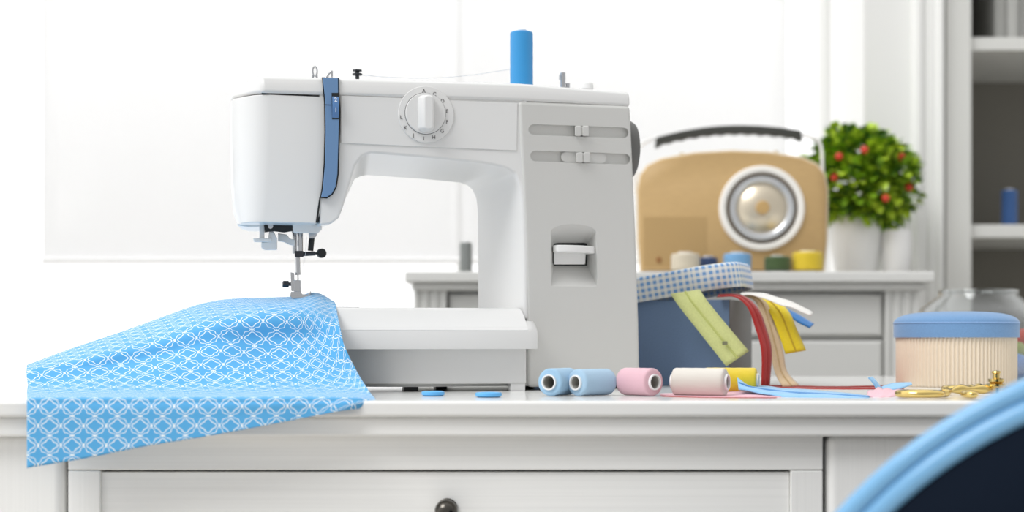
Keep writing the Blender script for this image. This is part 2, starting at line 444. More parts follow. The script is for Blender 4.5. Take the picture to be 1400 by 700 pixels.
# column with slots and lever recess (booleans applied here)
cf = [(709, 137), (862, 144), (865, 205), (870, 320), (874, 440), (875.5, 527), (722, 530), (720, 440), (717.5, 340), (714.5, 260), (711.5, 200)]
cb = [None, None, None, None, None, None, (668, 505), (668, 421), (667, 340), (665, 285), None]
bm = bmesh.new(); prism(bm, [(x, y, tow(x)) for x, y in cf], cb, 0, .150)
colm = obj('column_housing', bm, M_colm, sm, bevel=.0045, seg=4)
cuts = []
def slot_outline(x0, y0, x1, y1, r, n=10):
    P = []
    for k in range(n+1):
        a = PI/2+PI*k/n; P.append((x0+r+r*math.cos(a), y0-r*math.sin(a)))
    for k in range(n+1):
        a = -PI/2+PI*k/n; P.append((x1-r+r*math.cos(a), y1-r*math.sin(a)))
    return P
for sl_ in ((722.5, 177, 859, 181.5, 7.3), (725, 213.2, 861.5, 217.5, 7.3)):
    bm = bmesh.new(); P = slot_outline(*sl_)
    loft(bm, [[M(x, y, tow(x)-.01) for x, y in P], [M(x, y, tow(x)+.0046) for x, y in P]])
    cuts.append(obj('cut', bm, M_colm, sm))
rec_o = [(753.5, 391), (753, 360), (753, 318)]+[(784-31*math.cos(a), 318-11*math.sin(a)) for a in [PI*i/10 for i in range(1, 10)]]+[(815, 318), (816, 360), (816.5, 392)]
rec_i = [(757, 362), (757, 350), (757, 335)]+[(780-22*math.cos(a), 334-1.5*math.sin(a)) for a in [PI*i/10 for i in range(1, 10)]]+[(802, 335), (802, 350), (802, 362)]
bm = bmesh.new()
def ext(P, f, dy): 
    cx_ = 784; cy_ = 350
    return [M(cx_+(x-cx_)*f, cy_+(y-cy_)*f, tow(x)+dy) for x, y in P]
loft(bm, [ext(rec_o, 1.42, -.008), ext(rec_o, 1.0, 0), ext(rec_i, 1.0, .025)])
cuts.append(obj('cut', bm, M_colm, sm))
for c_ in cuts:
    md = colm.modifiers.new('b', 'BOOLEAN'); md.object = c_; md.operation = 'DIFFERENCE'; md.solver = 'EXACT'
dg = bpy.context.evaluated_depsgraph_get()
nm = bpy.data.meshes.new_from_object(colm.evaluated_get(dg))
colm.modifiers.clear(); colm.data = nm; nm.name = 'column_housing'
for c_ in cuts: bpy.data.objects.remove(c_)
for p in nm.polygons: p.use_smooth = True
nm.set_sharp_from_angle(angle=math.radians(30))
md = colm.modifiers.new('wn', 'WEIGHTED_NORMAL'); md.keep_sharp = True; md.weight = 100

# sliders
def slab(px0, px1, py0, py1, dy0, dy1, name, m, bev, off=0):
    bm = bmesh.new(); P = [(px0, py1), (px1, py1+off), (px1, py0+off), (px0, py0)]
    loft(bm, [[M(x, y, tow(x)+dy0) for x, y in P], [M(x, y, tow(x)+dy1) for x, y in P]])
    return obj(name, bm, m, sm, bevel=bev)
for cxp_, cyp, plate in ((795.5, 179, 0), (797.5, 215.3, 1)):
    if plate:
        bm = bmesh.new(); P = slot_outline(767, 214.6, 829, 216.4, 7)
        loft(bm, [[M(x, y, tow(x)+.0016) for x, y in P], [M(x, y, tow(x)+.006) for x, y in P]])
        obj('slider_plate', bm, M_colm, sm)
    bm = bmesh.new(); W = 9.5
    for a, b in ((-W, -.8), (.8, W)):
        P = [(cxp_+a, cyp+7), (cxp_+b, cyp+7), (cxp_+b, cyp-7), (cxp_+a, cyp-7)]
        loft(bm, [[M(x, y, tow(x)-.005) for x, y in P], [M(x, y, tow(x)+.004) for x, y in P]])
    P = [(cxp_-2, cyp+6), (cxp_+2, cyp+6), (cxp_+2, cyp-6), (cxp_-2, cyp-6)]
    loft(bm, [[M(x, y, tow(x)-.0035) for x, y in P], [M(x, y, tow(x)+.004) for x, y in P]])
    obj('slider', bm, M_colm, sm, bevel=.0012, label='small ridged slider knob')
# reverse lever
bm = bmesh.new(); P = [(755.5, 332), (803, 332), (803, 363.5), (755.5, 363.5)]
loft(bm, [[M(x, y, tow(x)+.0238) for x, y in P], [M(x, y, tow(x)+.027) for x, y in P]]); obj('lever_slit', bm, M_black, sm)
lev_ = bm = bmesh.new()
pl = [(M(x, 343, tow(x)+dy).x, tow(x)+dy) for x, dy in ((756, .024), (756, .006), (762, -.002), (775, -.0065), (792, -.007), (806, -.004), (813, .002), (814, .010), (803, .024))]
zt_, zb2 = M(784, 335.5, .012).z, M(784, 345.5, .012).z
loft(bm, [[(x, y, zb2) for x, y in pl], [(x, y, zt_) for x, y in pl]])
lev_ = obj('reverse_lever', bm, M_wplas, sm, bevel=.0015)
bm = bmesh.new(); P = [(757, 345), (801, 345), (800, 361.5), (757, 361.5)]
loft(bm, [[M(x, y, tow(x)+.011) for x, y in P], [M(x, y, tow(x)+.0245) for x, y in P]]); obj('lever_block', bm, M_wplas, lev_, bevel=.001)

# handwheel
bm = bmesh.new(); ce = M(865.5, 206, .085)
hr = .0315
pr = [(0, 0), (.018, 0), (.024, -.001), (hr*.93, -.002), (hr, -.006), (hr*1.02, -.012), (hr, -.018), (.02, -.022), (.015, -.030), (0, -.030)]
lathe(bm, pr, Matrix.Translation(ce) @ axis_to((1, 0, 0)), 56)
obj('handwheel', bm, M_wheel, sm, sharp=50)

# front panel and pattern dial
bm = bmesh.new(); pf = [(466, 130.5), (600, 136.5), (707.5, 141), (706.5, 206), (600, 201.5), (466, 195.5)]
loft(bm, [[M(x, y, -.0011) for x, y in pf], [M(x, y, .004) for x, y in pf]]); obj('front_panel', bm, M_body, sm, bevel=.0004, seg=2)
dc = M(582, 157, 0); pm = 1500.0/1000
R_b = (M(620, 157, 0).x-M(544, 157, 0).x)/2
bm = bmesh.new(); lathe(bm, [(0, .0005), (R_b, .0005), (R_b, .0022), (R_b*.985, .0030), (R_b*.74, .0034), (0, .0034)], Matrix.Translation(dc) @ axis_to((0, -1, 0)), 64)
bez = obj('dial_bezel', bm, M_body, sm)
R_d = (M(608.5, 156, 0).x-M(552.5, 156, 0).x)/2
dcc = M(580.5, 156, 0)
bm = bmesh.new(); lathe(bm, [(0, .003), (R_d, .003), (R_d, .0036), (0, .0036)], Matrix.Translation(dcc) @ axis_to((0, -1, 0)), 64); obj('dial_gap', bm, M_ink, bez)
bm = bmesh.new(); lathe(bm, [(0, .003), (R_d*.975, .003), (R_d*.975, .0052), (R_d*.95, .0060), (0, .0060)], Matrix.Translation(dcc) @ axis_to((0, -1, 0)), 64)
dial = obj('pattern_dial', bm, M_body, sm, label='round white pattern dial with a raised grip bar')
bm = bmesh.new(); gx0, gx1 = M(569, 156).x, M(592, 156).x; gz0, gz1 = M(585, 182.5).z, M(585, 131).z
g = []
for y_, ins, e in ((-.0055, 0, .0000), (-.012, .0012, .0008), (-.0165, .0040, .0022)):
    P = []
    w2 = (gx1-gx0)/2-ins; mx0 = (gx0+gx1)/2+(.001 if y_ < -.013 else 0)
    for k in range(9):
        a = PI*k/8; P.append(Vector((mx0+w2*math.cos(a), y_, gz1-e-w2*.55+w2*.55*math.sin(a))))
    for k in range(9):
        a = PI+PI*k/8; P.append(Vector((mx0+w2*math.cos(a), y_, gz0+e+w2*.55+w2*.55*math.sin(a))))
    g.append(P)
loft(bm, g); obj('grip_bar', bm, M_body, dial, bevel=.0012)
bm = bmesh.new()
for ch, x, y in (('A', 579.5, 124.5), ('C', 594, 128.8), ('D', 605, 138.3), ('E', 611.3, 152.2), ('F', 611.2, 167), ('G', 604.5, 179.2), ('H', 593, 187.6), ('I', 579.3, 189.6), ('J', 565.2, 185.2), ('K', 554.2, 174.8), ('L', 548.5, 160.5)):
    p = M(x, y, -.0034)
    text_bm(bm, ch, .0052, Matrix.Translation(p) @ Matrix.Rotation(PI/2, 4, 'X'), .0002)
obj('dial_letters', bm, M_ink, bez)

# blue tension strip
out_s = [(440, 105.5), (463.5, 106.5), (464.2, 130), (465.5, 150), (465.3, 170), (464.2, 205), (463.2, 238), (460.5, 256), (455, 266), (447, 271.5), (437.5, 270.5), (439.5, 258), (442.5, 223), (443.5, 180), (443, 140)]
def shrink(P, e):
    cx_ = sum(p[0] for p in P)/len(P); r = []
    N = len(P)
    for i in range(N):
        a, b, c_ = Vector(P[i-1]), Vector(P[i]), Vector(P[(i+1) % N])
        n1 = (b-a).normalized(); n2 = (c_-b).normalized(); nn = Vector((-(n1.y+n2.y), n1.x+n2.x)).normalized()
        r.append(tuple(b+nn*e))
    return r
bm = bmesh.new(); loft(bm, [[M(x, y, -.0034) for x, y in out_s], [M(x, y, .012) for x, y in out_s]])
obj('strip_gap', bm, M_seam, sm)
ins = shrink(out_s, 1.9); ins[0] = (ins[0][0], 106); ins[1] = (ins[1][0], 107)
bm = bmesh.new(); loft(bm, [[M(x, y, -.0056) for x, y in ins], [M(x, y, .008) for x, y in ins]])
strip = obj('tension_panel', bm, M_mblue, sm, bevel=.0006, label='slate blue plastic strip')
bm = bmesh.new(); P = [(453.4, 127), (463.8, 127), (464.2, 163), (454, 163)]
loft(bm, [[M(x, y, -.0059) for x, y in P], [M(x, y, .002) for x, y in P]]); obj('dial_window', bm, M_seam, strip)
bm = bmesh.new(); c0 = M(454.6, 146, -.008); c1 = M(463.4, 146, -.008); c0.y = c1.y = .0095
lathe(bm, [(0, 0), (.0185, 0), (.0185, c1.x-c0.x), (0, c1.x-c0.x)], Matrix.Translation(c0) @ axis_to((1, 0, 0)), 60)
td = obj('tension_dial', bm, M_dblue, strip)
bm = bmesh.new()
for s_, y in (('2', 136.5), ('1', 150.5)):
    p = M(459, y, -.008); dzl = p.z-c0.z; p.y = .0095-math.sqrt(max(0, .0186**2-dzl**2))
    text_bm(bm, s_, .0062, Matrix.Translation(p) @ Matrix.Rotation(PI/2-math.asin(dzl/.0186), 4, 'X'), .0003)
obj('dial_numbers', bm, M_inkp, td)
bm = bmesh.new(); P = [(443.8, 142.6), (452.5, 143), (452.5, 143.9), (443.8, 143.5)]
loft(bm, [[M(x, y, -.0058) for x, y in P], [M(x, y, -.005) for x, y in P]]); obj('index_mark', bm, M_seam, strip)
# seam between face cover and arm
bm = bmesh.new(); P = [(436.5, 270), (438.5, 270), (434.5, 304.5), (431.5, 304.5)]
loft(bm, [[M(x, y, -.0008) for x, y in P], [M(x, y, .02) for x, y in P]]); obj('seam', bm, M_seam, sm)
bm = bmesh.new(); P = [(358, 126.4), (440, 128.6), (440, 130), (358, 128.2)]
loft(bm, [[M(x, y, .0008) for x, y in P], [M(x, y, .02) for x, y in P]]); obj('seam', bm, M_seam, sm)

# bed, base and feet
zt_bed = M(560, 420.5, 0).z
xL = M(372, 430, -.02).x; xR1 = M(714, 440, -.02).x; xR2 = M(741.5, 450, -.03).x
zl1 = M(600, 451, -.028).z; zl0 = M(600, 476.5, -.030).z
bm = bmesh.new()
def bedy(z):
    f = max(0, min(1, (z-zl1)/(zt_bed-zl1)))
    return .004-.035*(.55*(1-f)+.45*math.sqrt(1-f*f))
zk = [zt_bed-(zt_bed-zl1)*k/10 for k in range(11)]
prf = [(.13, zl0), (.13, zt_bed)]+[(bedy(z), z) for z in zk]+[(-.031, zl0)]
loft(bm, [[(x, y, z) for y, z in prf] for x in (xL, xR1-.03, xR1+.003)])
bed = obj('bed_table', bm, M_body, sm, sharp=40)
zr = M(730, 437.5, -.02).z
bm = bmesh.new(); pl = [(xL, .10), (xL, -.008), (xL+.02, -.027), (xL+.035, -.0315), (xR2-.014, -.0315), (xR2-.004, -.026), (xR2, -.014), (xR2, .03), (xR1-.01, .05)]
loft(bm, [[(x, y, zl0-.0005) for x, y in pl], [(x, y, zl1-.002) for x, y in pl], *[[(x-(.002*k/4 if x > xR2-.02 else 0), (y+.0312+bedy(zl1+(zr-zl1)*k/4)) if y < 0 else y, zl1+(zr-.001-zl1)*k/4) for x, y in pl] for k in (1, 2, 3, 4)]])
obj('table_lip', bm, M_body, sm, sharp=40)
bm = bmesh.new(); zb0 = M(600, 525, -.004).z; zb1 = zl0+.004
pl = [(M(720, 500, -.012).x, -.012), (M(720, 500, 0).x, .10), (M(430, 500, .1).x, .10), (M(452, 500, .06).x, .055), (M(470, 500, .03).x, .022), (M(500, 500, 0).x, .002), (M(540, 500, -.01).x, -.010), (M(580, 500, -.012).x, -.0125)]
loft(bm, [[(x, y, zb0) for x, y in pl], [(x, y, zb1) for x, y in pl]])
obj('base_cover', bm, M_body, sm, bevel=.002, sharp=30)
bm = bmesh.new(); zq = .0045
pl2 = [(x, y+.006) for x, y in pl]; pl2[1] = (M(865, 500, .04).x, .15); pl2[0] = (M(865, 500, .045).x, .048); pl2.insert(0, (M(722, 500, 0).x, .004))
loft(bm, [[(x, y, zq) for x, y in pl2], [(x, y, zb0+.002) for x, y in pl2]]); obj('base_plate', bm, mat('base_grey', 'BEBEBC', .5), sm)
for px, ym, m_, r in ((561, .012, M_black, .007), (602, .09, M_black, .006), (706, -.004, M_wplas, .0075), (850, .06, M_black, .007), (720, .12, M_black, .007)):
    bm = bmesh.new(); p = M(px, 530, ym)
    box(bm, p.x-r, p.x+r, ym-.006, ym+.006, 0, .0055 if m_ is M_black else .012)
    obj('foot', bm, m_, sm, bevel=.0006)
# needle plate
bm = bmesh.new(); p0 = M(405, 410, .05); box(bm, p0.x-.02, M(485, 412, .05).x, .02, .09, zt_bed-.002, zt_bed+.0008); obj('needle_plate', bm, M_steel, sm, bevel=.0005)

# needle works (centre about ym = .055)
NY = .055
def rod(name, pts, r, m_, n=16, parent=sm):
    bm = bmesh.new(); tube(bm, [M(x, y, NY+(d if d else 0)) for x, y, d in pts], r, n); return obj(name, bm, m_, parent, sharp=40)
def blk(name, P, y0, y1, m_, bev=.0006, parent=sm):
    bm = bmesh.new(); loft(bm, [[M(x, y, y0) for x, y in P], [M(x, y, y1) for x, y in P]]); return obj(name, bm, m_, parent, bevel=bev)
blk('mechanism_block', [(360, 300), (400, 300), (400, 316), (388, 318), (372, 316), (362, 318)], .03, .09, M_black)
blk('lower_bracket', [(400, 302), (440, 305), (440, 314), (434, 319.5), (401, 318)], .025, .08, M_wplas, .001)
bm = bmesh.new(); lathe(bm, [(0, .002), (.0025, .002), (.003, 0), (.003, -.003), (0, -.003)], Matrix.Translation(M(369.5, 309.5, .0285)) @ axis_to((0, -1, 0)), 20); obj('screw', bm, M_steel, sm)
blk('threader_post', [(354.5, 303), (361.5, 303), (361.5, 330), (354.5, 330)], .035, .042, M_wplas)
blk('threader_lever', [(345.5, 326), (372, 326), (372, 331), (347, 331)], .030, .045, M_wplas, .001)
blk('threader_plate', [(368, 316), (374, 316), (379, 326), (379, 342), (361, 342), (357, 339), (357, 331), (366, 331)], .034, .040, M_wplas, .0012)
blk('threader_arm', [(380, 319), (392, 320.5), (396, 326), (403, 328), (403, 336), (396, 335), (388, 331), (380, 330)], .045, .055, M_wplas, .0008)
blk('cover_catch', [(323, 305), (356, 306), (356, 310), (338, 310.5), (325, 308)], .04, .07, M_wplas, .0008)
rod('needle_bar', [(410, 314, 0), (410, 350, 0)], .0030, M_steel)
rod('presser_bar', [(402.8, 314, .012), (402.8, 347, .012)], .0026, M_steel)
blk('needle_clamp', [(403, 343), (415, 343), (415, 351.5), (403, 351.5)], .048, .062, M_dsteel, .0008)
rod('clamp_guide', [(414, 347.5, 0), (431, 346.5, 0)], .0021, M_dsteel)
rod('clamp_screw_shank', [(428, 346.5, 0), (437, 346.5, 0)], .0012, M_black)
bm = bmesh.new(); pk = M(439.5, 346.3, NY)
lathe(bm, [(0, -.0025), (.004, -.0025), (.0047, -.0018), (.0047, .0018), (.004, .0025), (0, .0025)], Matrix.Translation(pk) @ axis_to((.35, -1, 0)), 24); obj('clamp_screw', bm, M_black, sm)
rod('guide_hook', [(426.5, 324, 0), (424.5, 343, 0)], .0028, M_black)
blk('guide_bracket', [(422, 319), (434, 319), (432, 324), (428, 326), (422, 326)], .048, .062, M_steel)
rod('needle_shank', [(406.5, 350, 0), (407, 362, 0), (407.5, 376, 0)], .0026, M_steel)
rod('needle', [(407.5, 374, 0), (407.5, 408, 0)], .0008, M_steel)
blk('foot_bracket', [(397, 372), (402.5, 373), (403, 398), (398, 398)], .050, .060, M_steel)
blk('foot_shank', [(401.5, 383), (411, 383), (411.5, 399), (402, 399)], .049, .061, M_steel)
bm = bmesh.new(); lathe(bm, [(0, 0), (.0018, 0), (.0018, .004), (.0034, .004), (.0034, .009), (.0026, .010), (0, .010)], Matrix.Translation(M(400, 388.5, NY)) @ axis_to((-1, 0, 0)), 22); obj('foot_screw', bm, M_dsteel, sm)
blk('presser_foot', [(397.5, 399), (411, 398), (413, 402), (421, 403.5), (424.5, 397.5), (425.5, 398), (423.5, 406.5), (420, 407.5), (399, 407.5), (396.5, 405)], .040, .068, M_steel, .0005)
rod('thread_strand', [(419, 325, -.004), (418, 345, -.004), (413, 372, -.004), (409, 402, -.003)], .00022, M_core, 6)

# fittings on the top
def top_at(px, ym):
    t = (M(px, 110, ym).x-up[3].x)/(up[0].x-up[3].x); return zhi_l+(zhi_r-zhi_l)*max(0, min(1, t))
bm = bmesh.new(); pv = M(430.5, 97.5, .05)
pts = [pv+Vector((.0022*math.cos(a), 0, .0046*math.sin(a))) for a in [2*PI*k/20 for k in range(20)]]
tube(bm, pts, .0009, 8, closed=True); tube(bm, [pv+Vector((-.0018, 0, -.004)), pv+Vector((-.003, 0, -.013))], .0012, 8); tube(bm, [pv+Vector((.0018, 0, -.004)), pv+Vector((.002, 0, -.013))], .0012, 8)
obj('take_up_lever', bm, M_steel, sm)
blk('thread_guide', [(445, 106), (449, 99.5), (454, 96), (455, 97), (455, 106), (453, 106), (452.5, 100), (450, 103), (449, 106)], .03, .045, M_steel, .0003)
bm = bmesh.new(); pv = M(488.5, 101.5, .06); zt0 = top_at(488, .06)
lathe(bm, [(0, zt0-pv.z-.001), (.002, zt0-pv.z-.001), (.002, -.001), (.005, -.001), (.005, .0005), (.0022, .0012), (.0022, .0025), (.0046, .0028), (.0046, .0042), (0, .0044)], Matrix.Translation(pv), 24); obj('tension_stud', bm, M_dsteel, sm)
bm = bmesh.new(); pv = M(769.5, 118, .07); zt0 = top_at(769, .07)
tube(bm, [(pv.x, .07, zt0-.002), (pv.x, .07, M(769, 99.5, .07).z)], .0029, 16); tube(bm, [(pv.x-.004, .068, M(769, 110, .07).z), (pv.x-.004, .068, M(769, 103, .07).z)], .0007, 8)
tube(bm, [(pv.x+.0055, .07, zt0-.002), (pv.x+.0055, .07, M(775, 114, .07).z)], .0022, 12); obj('bobbin_winder', bm, M_steel, sm)
bm = bmesh.new(); pv = M(802, 118, .07); zt0 = top_at(802, .07)
hz = M(802, 114, .07).z-zt0
lathe(bm, [(0, -.002), (.0045, -.002), (.0045, hz-.006), (.0072, hz-.006), (.0072, hz-.001), (.0064, hz), (0, hz)], Matrix.Translation((pv.x, .07, zt0)), 32); obj('winder_stop', bm, M_wplas, sm)
bm = bmesh.new(); psp = M(713, 100, .075); zsp = top_at(713, .075)
tube(bm, [(psp.x, .075, zsp-.002), (psp.x, .075, zsp+.062)], .0022, 12); obj('spool_pin', bm, M_wplas, sm)
SPW = sm.matrix_world
def mw(v): return Vector((P0.x+v.x*ct-v.y*st, P0.y+v.x*st+v.y*ct, DZ+v.z))

# ------------------------------------------------------------------ spools of thread
def spool_parts(t, color, R, L, core=.57, hole=.48, Mx=Matrix(), n=40):
    """axis along local Z from 0 to L"""
    bm = bmesh.new(); e = R*.16
    pr = [(R*core, .001), (R-e, .001), (R-e*.3, .001+e*.3), (R, .001+e)]
    for k in range(1, 12): pr.append((R*(1+.006*math.sin(k*2.1)), .001+e+(L-.002-2*e)*k/12))
    pr += [(R, L-.001-e), (R-e*.3, L-.001-e*.3), (R-e, L-.001), (R*core, L-.001)]
    lathe(bm, pr, Mx, n, closed=True); obj('thread', bm, thread_mat('thread_'+color, color), t, sharp=60)
    bm = bmesh.new(); rc, rh = R*core*1.0, R*hole
    lathe(bm, [(rh, -.0012), (rc, -.0012), (rc*1.0, .0015), (rc*.99, L-.0015), (rc, L+.0012), (rh, L+.0012)], Mx, n, closed=True)
    co_ = obj('core', bm, M_core, t, sharp=40)
    bm = bmesh.new(); lathe(bm, [(rh, .0008), (rh*.95, .0008), (rh*.95, L-.004), (0, L-.004), (0, L-.002), (rh, L-.002)], Mx, n, closed=True)  # added closed cup, coloured to darken the open core
    obj('bore', bm, M_hole, co_, sharp=40, label='inside of the core, greyed as shade')
    return t
def lying(px, d, R, L, phi, color, label, group):
    """spool lying on the desk; its open end faces the viewer, turned phi degrees (negative: to the right)"""
    c = at(px, 0, d)
    t = thing('thread_spool', (c.x, d, DZ), label, 'thread spool', group)
    a = math.radians(phi)
    ax = Vector((math.sin(a), math.cos(a), 0))      # from the near end towards the far end
    Mx = Matrix.Translation((0, 0, R+.0003)) @ axis_to(ax)
    return spool_parts(t, color, R, L, Mx=Mx)
G1 = 'thread spools lying along the desk front'
lying(750.5, 1.362, .0123, .040, 30, 'ABD6F6', 'light blue thread spool lying leftmost, its hollow core facing us', G1)
lying(787, 1.362, .0120, .043, 46, 'B4D8F3', 'pale blue thread spool lying second from the left, touching the first', G1)
lying(895, 1.362, .0124, .039, -40, 'F3C4D0', 'pink thread spool lying on its side beside the blue pair', G1)
lying(994, 1.362, .0124, .050, -66, 'EFE9DF', 'cream thread spool lying in front of the blue sewing box', G1)
lying(1036, 1.425, .0120, .050, -76, 'F2D51C', 'yellow thread spool lying half hidden behind the cream one', G1)

def standing(name, p, R, L, color, label, group=None, n=36, core=.5):
    t = thing(name, p, label, 'thread spool', group)
    return spool_parts(t, color, R, L, core=core, hole=.3, Mx=Matrix.Translation((0, 0, .0012)), n=n)
pw = mw(Vector((psp.x, .075, zsp+.0005)))
dsp = pw.y
t = thing('thread_spool', pw, 'tall bright blue thread spool standing on top of the sewing machine', 'thread spool')
spool_parts(t, '2BA5EE', 15.7/F*dsp, M(713, 41.5, .075).z-zsp-.0025, core=.42, hole=.18, Mx=Matrix.Translation((0, 0, .0012)))
# thread running from it to the tension stud
bm = bmesh.new(); a = pw+Vector((-15.7/F*dsp, -.002, .026)); b = mw(M(492, 102.5, .058))
pts = [a.lerp(b, k/12)+Vector((0, 0, -.006*math.sin(PI*k/12))) for k in range(13)]
tube(bm, pts, .00022, 6)
tag(obj('thread_line', bm, thread_mat('thread_line', 'DCE6F2')), 'fine pale thread running from the tall blue spool along the machine top', 'thread')

G2 = 'thread spools standing on the console before the radio'
CTOP = zt
for px, wpx, top, col_, lb in ((937, 39, 343, 'E6DAC2', 'cream thread spool on the console, leftmost before the radio'),
                           (968, 27, 347, '23406F', 'navy thread spool on the console beside the cream one'),
                           (1008, 38, 343, '7DB6E6', 'sky blue thread spool on the console before the radio dial'),
                           (1063, 36, 347, '3E5A22', 'dark green thread spool on the console before the radio dial'),
                           (1104, 42, 341, 'F0D01E', 'bright yellow thread spool on the console at the radio corner')):
    d = 2.39 if px != 968 else 2.42
    c = at(px, 371, d)
    standing('thread_spool', (c.x, d, CTOP+.0002), wpx/2/F*d, (371-top)/F*d-.003, col_, lb, G2)
c = at(637, 371, 2.42); standing('thread_spool', (c.x, 2.42, CTOP+.0002), 8.6/F*2.42, .048, '8B8F8D', 'grey thread spool standing on the console, seen through the machine arch')
c = at(1380, 0, SY+.06); standing('thread_spool', (c.x, SY+.06, at(0, 307, SY).z+.0002), 11/F*2.86, .068, '2F5F9E', 'dark blue thread spool standing on the middle shelf of the wall unit')

# ------------------------------------------------------------------ radio
RY = 2.46
ra = thing('table_radio', (at(1001, 0, RY).x, RY, CTOP), 'tan retro radio with a round silver dial and dark carry handle on the console', 'radio', rz=math.radians(-3))
def rp(px, py): v = at(px, py, RY); return (v.x-ra.location.x, v.z-CTOP)
M_tan = mat('tan_leatherette', 'C0A06E', .5, noise=((60, 60, 200), .06), bump=((400, 400, 400), .1, .0005))
o_ = [(877, 371), (873, 330), (872, 260), (876, 238), (886, 225), (905, 216), (950, 208), (1001, 205.5), (1052, 208), (1098, 216), (1117, 225), (1127, 238), (1131, 260), (1130, 330), (1126, 371)]
P = [rp(*p) for p in o_]; P = [(x, max(z, .001)) for x, z in P]
def rs(f, y): 
    return [(x*f, y, .098+(z-.098)*f) for x, z in P]
bm = bmesh.new(); loft(bm, [rs(.965, 0), rs(.99, .004), rs(1, .012), rs(1, .072), rs(.97, .080)]); body = obj('case', bm, M_tan, ra, sharp=50)
bm = bmesh.new()
R1 = [(x*1.005, z) for x, z in P]
for y in (.012,):
    tube(bm, [(x*1.0, y, max(z, .003)) for x, z in P], .0022, 8)
obj('edge_piping', bm, mat('pale_piping', 'E9DDC6', .5), ra)
bm = bmesh.new(); g0 = rp(880, 364); g1 = rp(966, 296)
loft(bm, [[(g0[0], y, g0[1]), (g1[0], y, g0[1]), (g1[0], y, g1[1]), (g0[0], y, g1[1])] for y in (-.0006, .004)])
obj('speaker_grille', bm, mat('tan_grille', 'B69766', .7, bump=((900, 900, 900), .5, .001)), ra, bevel=.0005)
cxr, czr = rp(1041, 285); pr_ = RY/F
rad = lambda r: r*pr_
def disc(name, prof, m_, parent=ra, sharp=30):
    bm = bmesh.new(); lathe(bm, prof, Matrix.Translation((cxr, 0, czr)) @ axis_to((0, -1, 0)), 64, closed=prof[0][0] > 0); return obj(name, bm, m_, parent, sharp=sharp)
dl = disc('dial_ring', [(rad(48), -.002), (rad(58), -.002), (rad(58), .004), (rad(56), .007), (rad(51), .007), (rad(48.5), .004)], mat('white_enamel', 'F3F0EA', .3))
disc('dial_groove', [(0, -.002), (rad(49.5), -.002), (rad(49), .003), (0, .003)], mat('dial_brown', '4E3C1E', .4), dl)
disc('chrome_ring', [(rad(33), .002), (rad(44.5), .002), (rad(44.5), .006), (rad(42.5), .0095), (rad(37), .009), (rad(33), .005)], mat('brushed_chrome', 'D6D8DA', .25, .8), dl, 50)
disc('dial_disc', [(0, .002), (rad(35), .002), (rad(33.5), .004), (rad(10), .0115), (0, .0115)], mat('satin_dial', 'E2D6C0', .3, .85), dl, 60)
disc('dial_knob', [(0, .004), (rad(9.5), .004), (rad(9.5), .016), (rad(8), .0175), (0, .0175)], mat('tan_knob', 'C2A06A', .4), dl)
# carry handle
bm = bmesh.new(); hp = []
for k in range(41):
    u = k/40; x = 899+u*200; yt = 166.5+((u-.56)**2)*((16/.31) if u < .56 else (8.0/.19)); hp.append((x, yt))
A = []; 
rings = []
for k, (x, y) in enumerate(hp):
    u = k/40; th = 13.5+ (1 if u < .04 or u > .96 else 0)-2.5*abs(math.sin(u*PI*11))*(0 if u < .05 or u > .95 else 1)
    xa = x; v0 = rp(xa, y); v1 = rp(xa+(-2 if u < .5 else 2)*(1 if u < .03 or u > .97 else 0), y+th)
    rings.append([(v0[0], .038, v0[1]), (v0[0], .058, v0[1]), (v1[0], .058, v1[1]), (v1[0], .038, v1[1])])
loft(bm, rings); obj('handle', bm, mat('dark_grey_plastic', '3F403C', .5), ra, bevel=.002)
M_clear = mat('clear_handle_arm', 'F2F2F0', .15)
bm = bmesh.new()
for P_ in ([(902, 182), (884, 188), (873, 200), (870, 225), (870, 262)], [(1096, 178), (1115, 183), (1125, 190), (1128.5, 205), (1130, 245), (1132, 262)]):
    bm = bmesh.new()
    tube(bm, [(rp(*p)[0], .048, rp(*p)[1]) for p in [tuple(v) for v in spline([(a, b, 0) for a, b in P_], 16)] for p in [(p[0], p[1])]], .0027, 10)
    obj('handle_arm', bm, M_clear, ra)
for x, y in ((935, 209), (1065, 207.5)):
    bm = bmesh.new(); v = rp(x, y); lathe(bm, [(0, 0), (.0045, 0), (.0045, .006), (.003, .009), (0, .009)], Matrix.Translation((v[0], .045, v[1]-.003)), 20); obj('stud', bm, mat('brass', 'A9966C', .35, 1), ra)
bm = bmesh.new(); v = rp(901, 355); lathe(bm, [(0, -.001), (.0042, -.001), (.0042, .002), (0, .0026)], Matrix.Translation((v[0], -.0004, v[1])) @ axis_to((0, -1, 0)), 20); obj('badge', bm, mat('badge_copper', 'A4724A', .4, .6), ra)

# ------------------------------------------------------------------ potted plant with red berries
PY = 2.66
pt = thing('potted_plant', (at(1170, 0, PY).x, PY, CTOP), 'bushy green plant with red berries in a white bellied pot', 'plant')
k_ = PY/F
bm = bmesh.new(); H = 86*k_
pr = [(0, 0), (24*k_, 0), (27*k_, .002), (31*k_, H*.25), (35*k_, H*.55), (36.5*k_, H*.75), (34*k_, H*.95), (33.5*k_, H), (31*k_, H), (31*k_, H*.9), (0, H*.88)]
lathe(bm, pr, n=48); obj('pot', bm, mat('white_ceramic', 'E6E6E4', .25), pt)
bm = bmesh.new(); lathe(bm, [(0, H*.87), (30.5*k_, H*.87), (30*k_, H*.93), (0, H*.96)]); obj('soil', bm, mat('dark_soil', '2A2A20', .9, bump=((300, 300, 300), .5, .003)), pt)
bm = bmesh.new()
greens = [mat('leaf_green', '7FA91F', .45), mat('leaf_yellow_green', 'B4D036', .45), mat('leaf_dark_green', '3C6420', .5)]
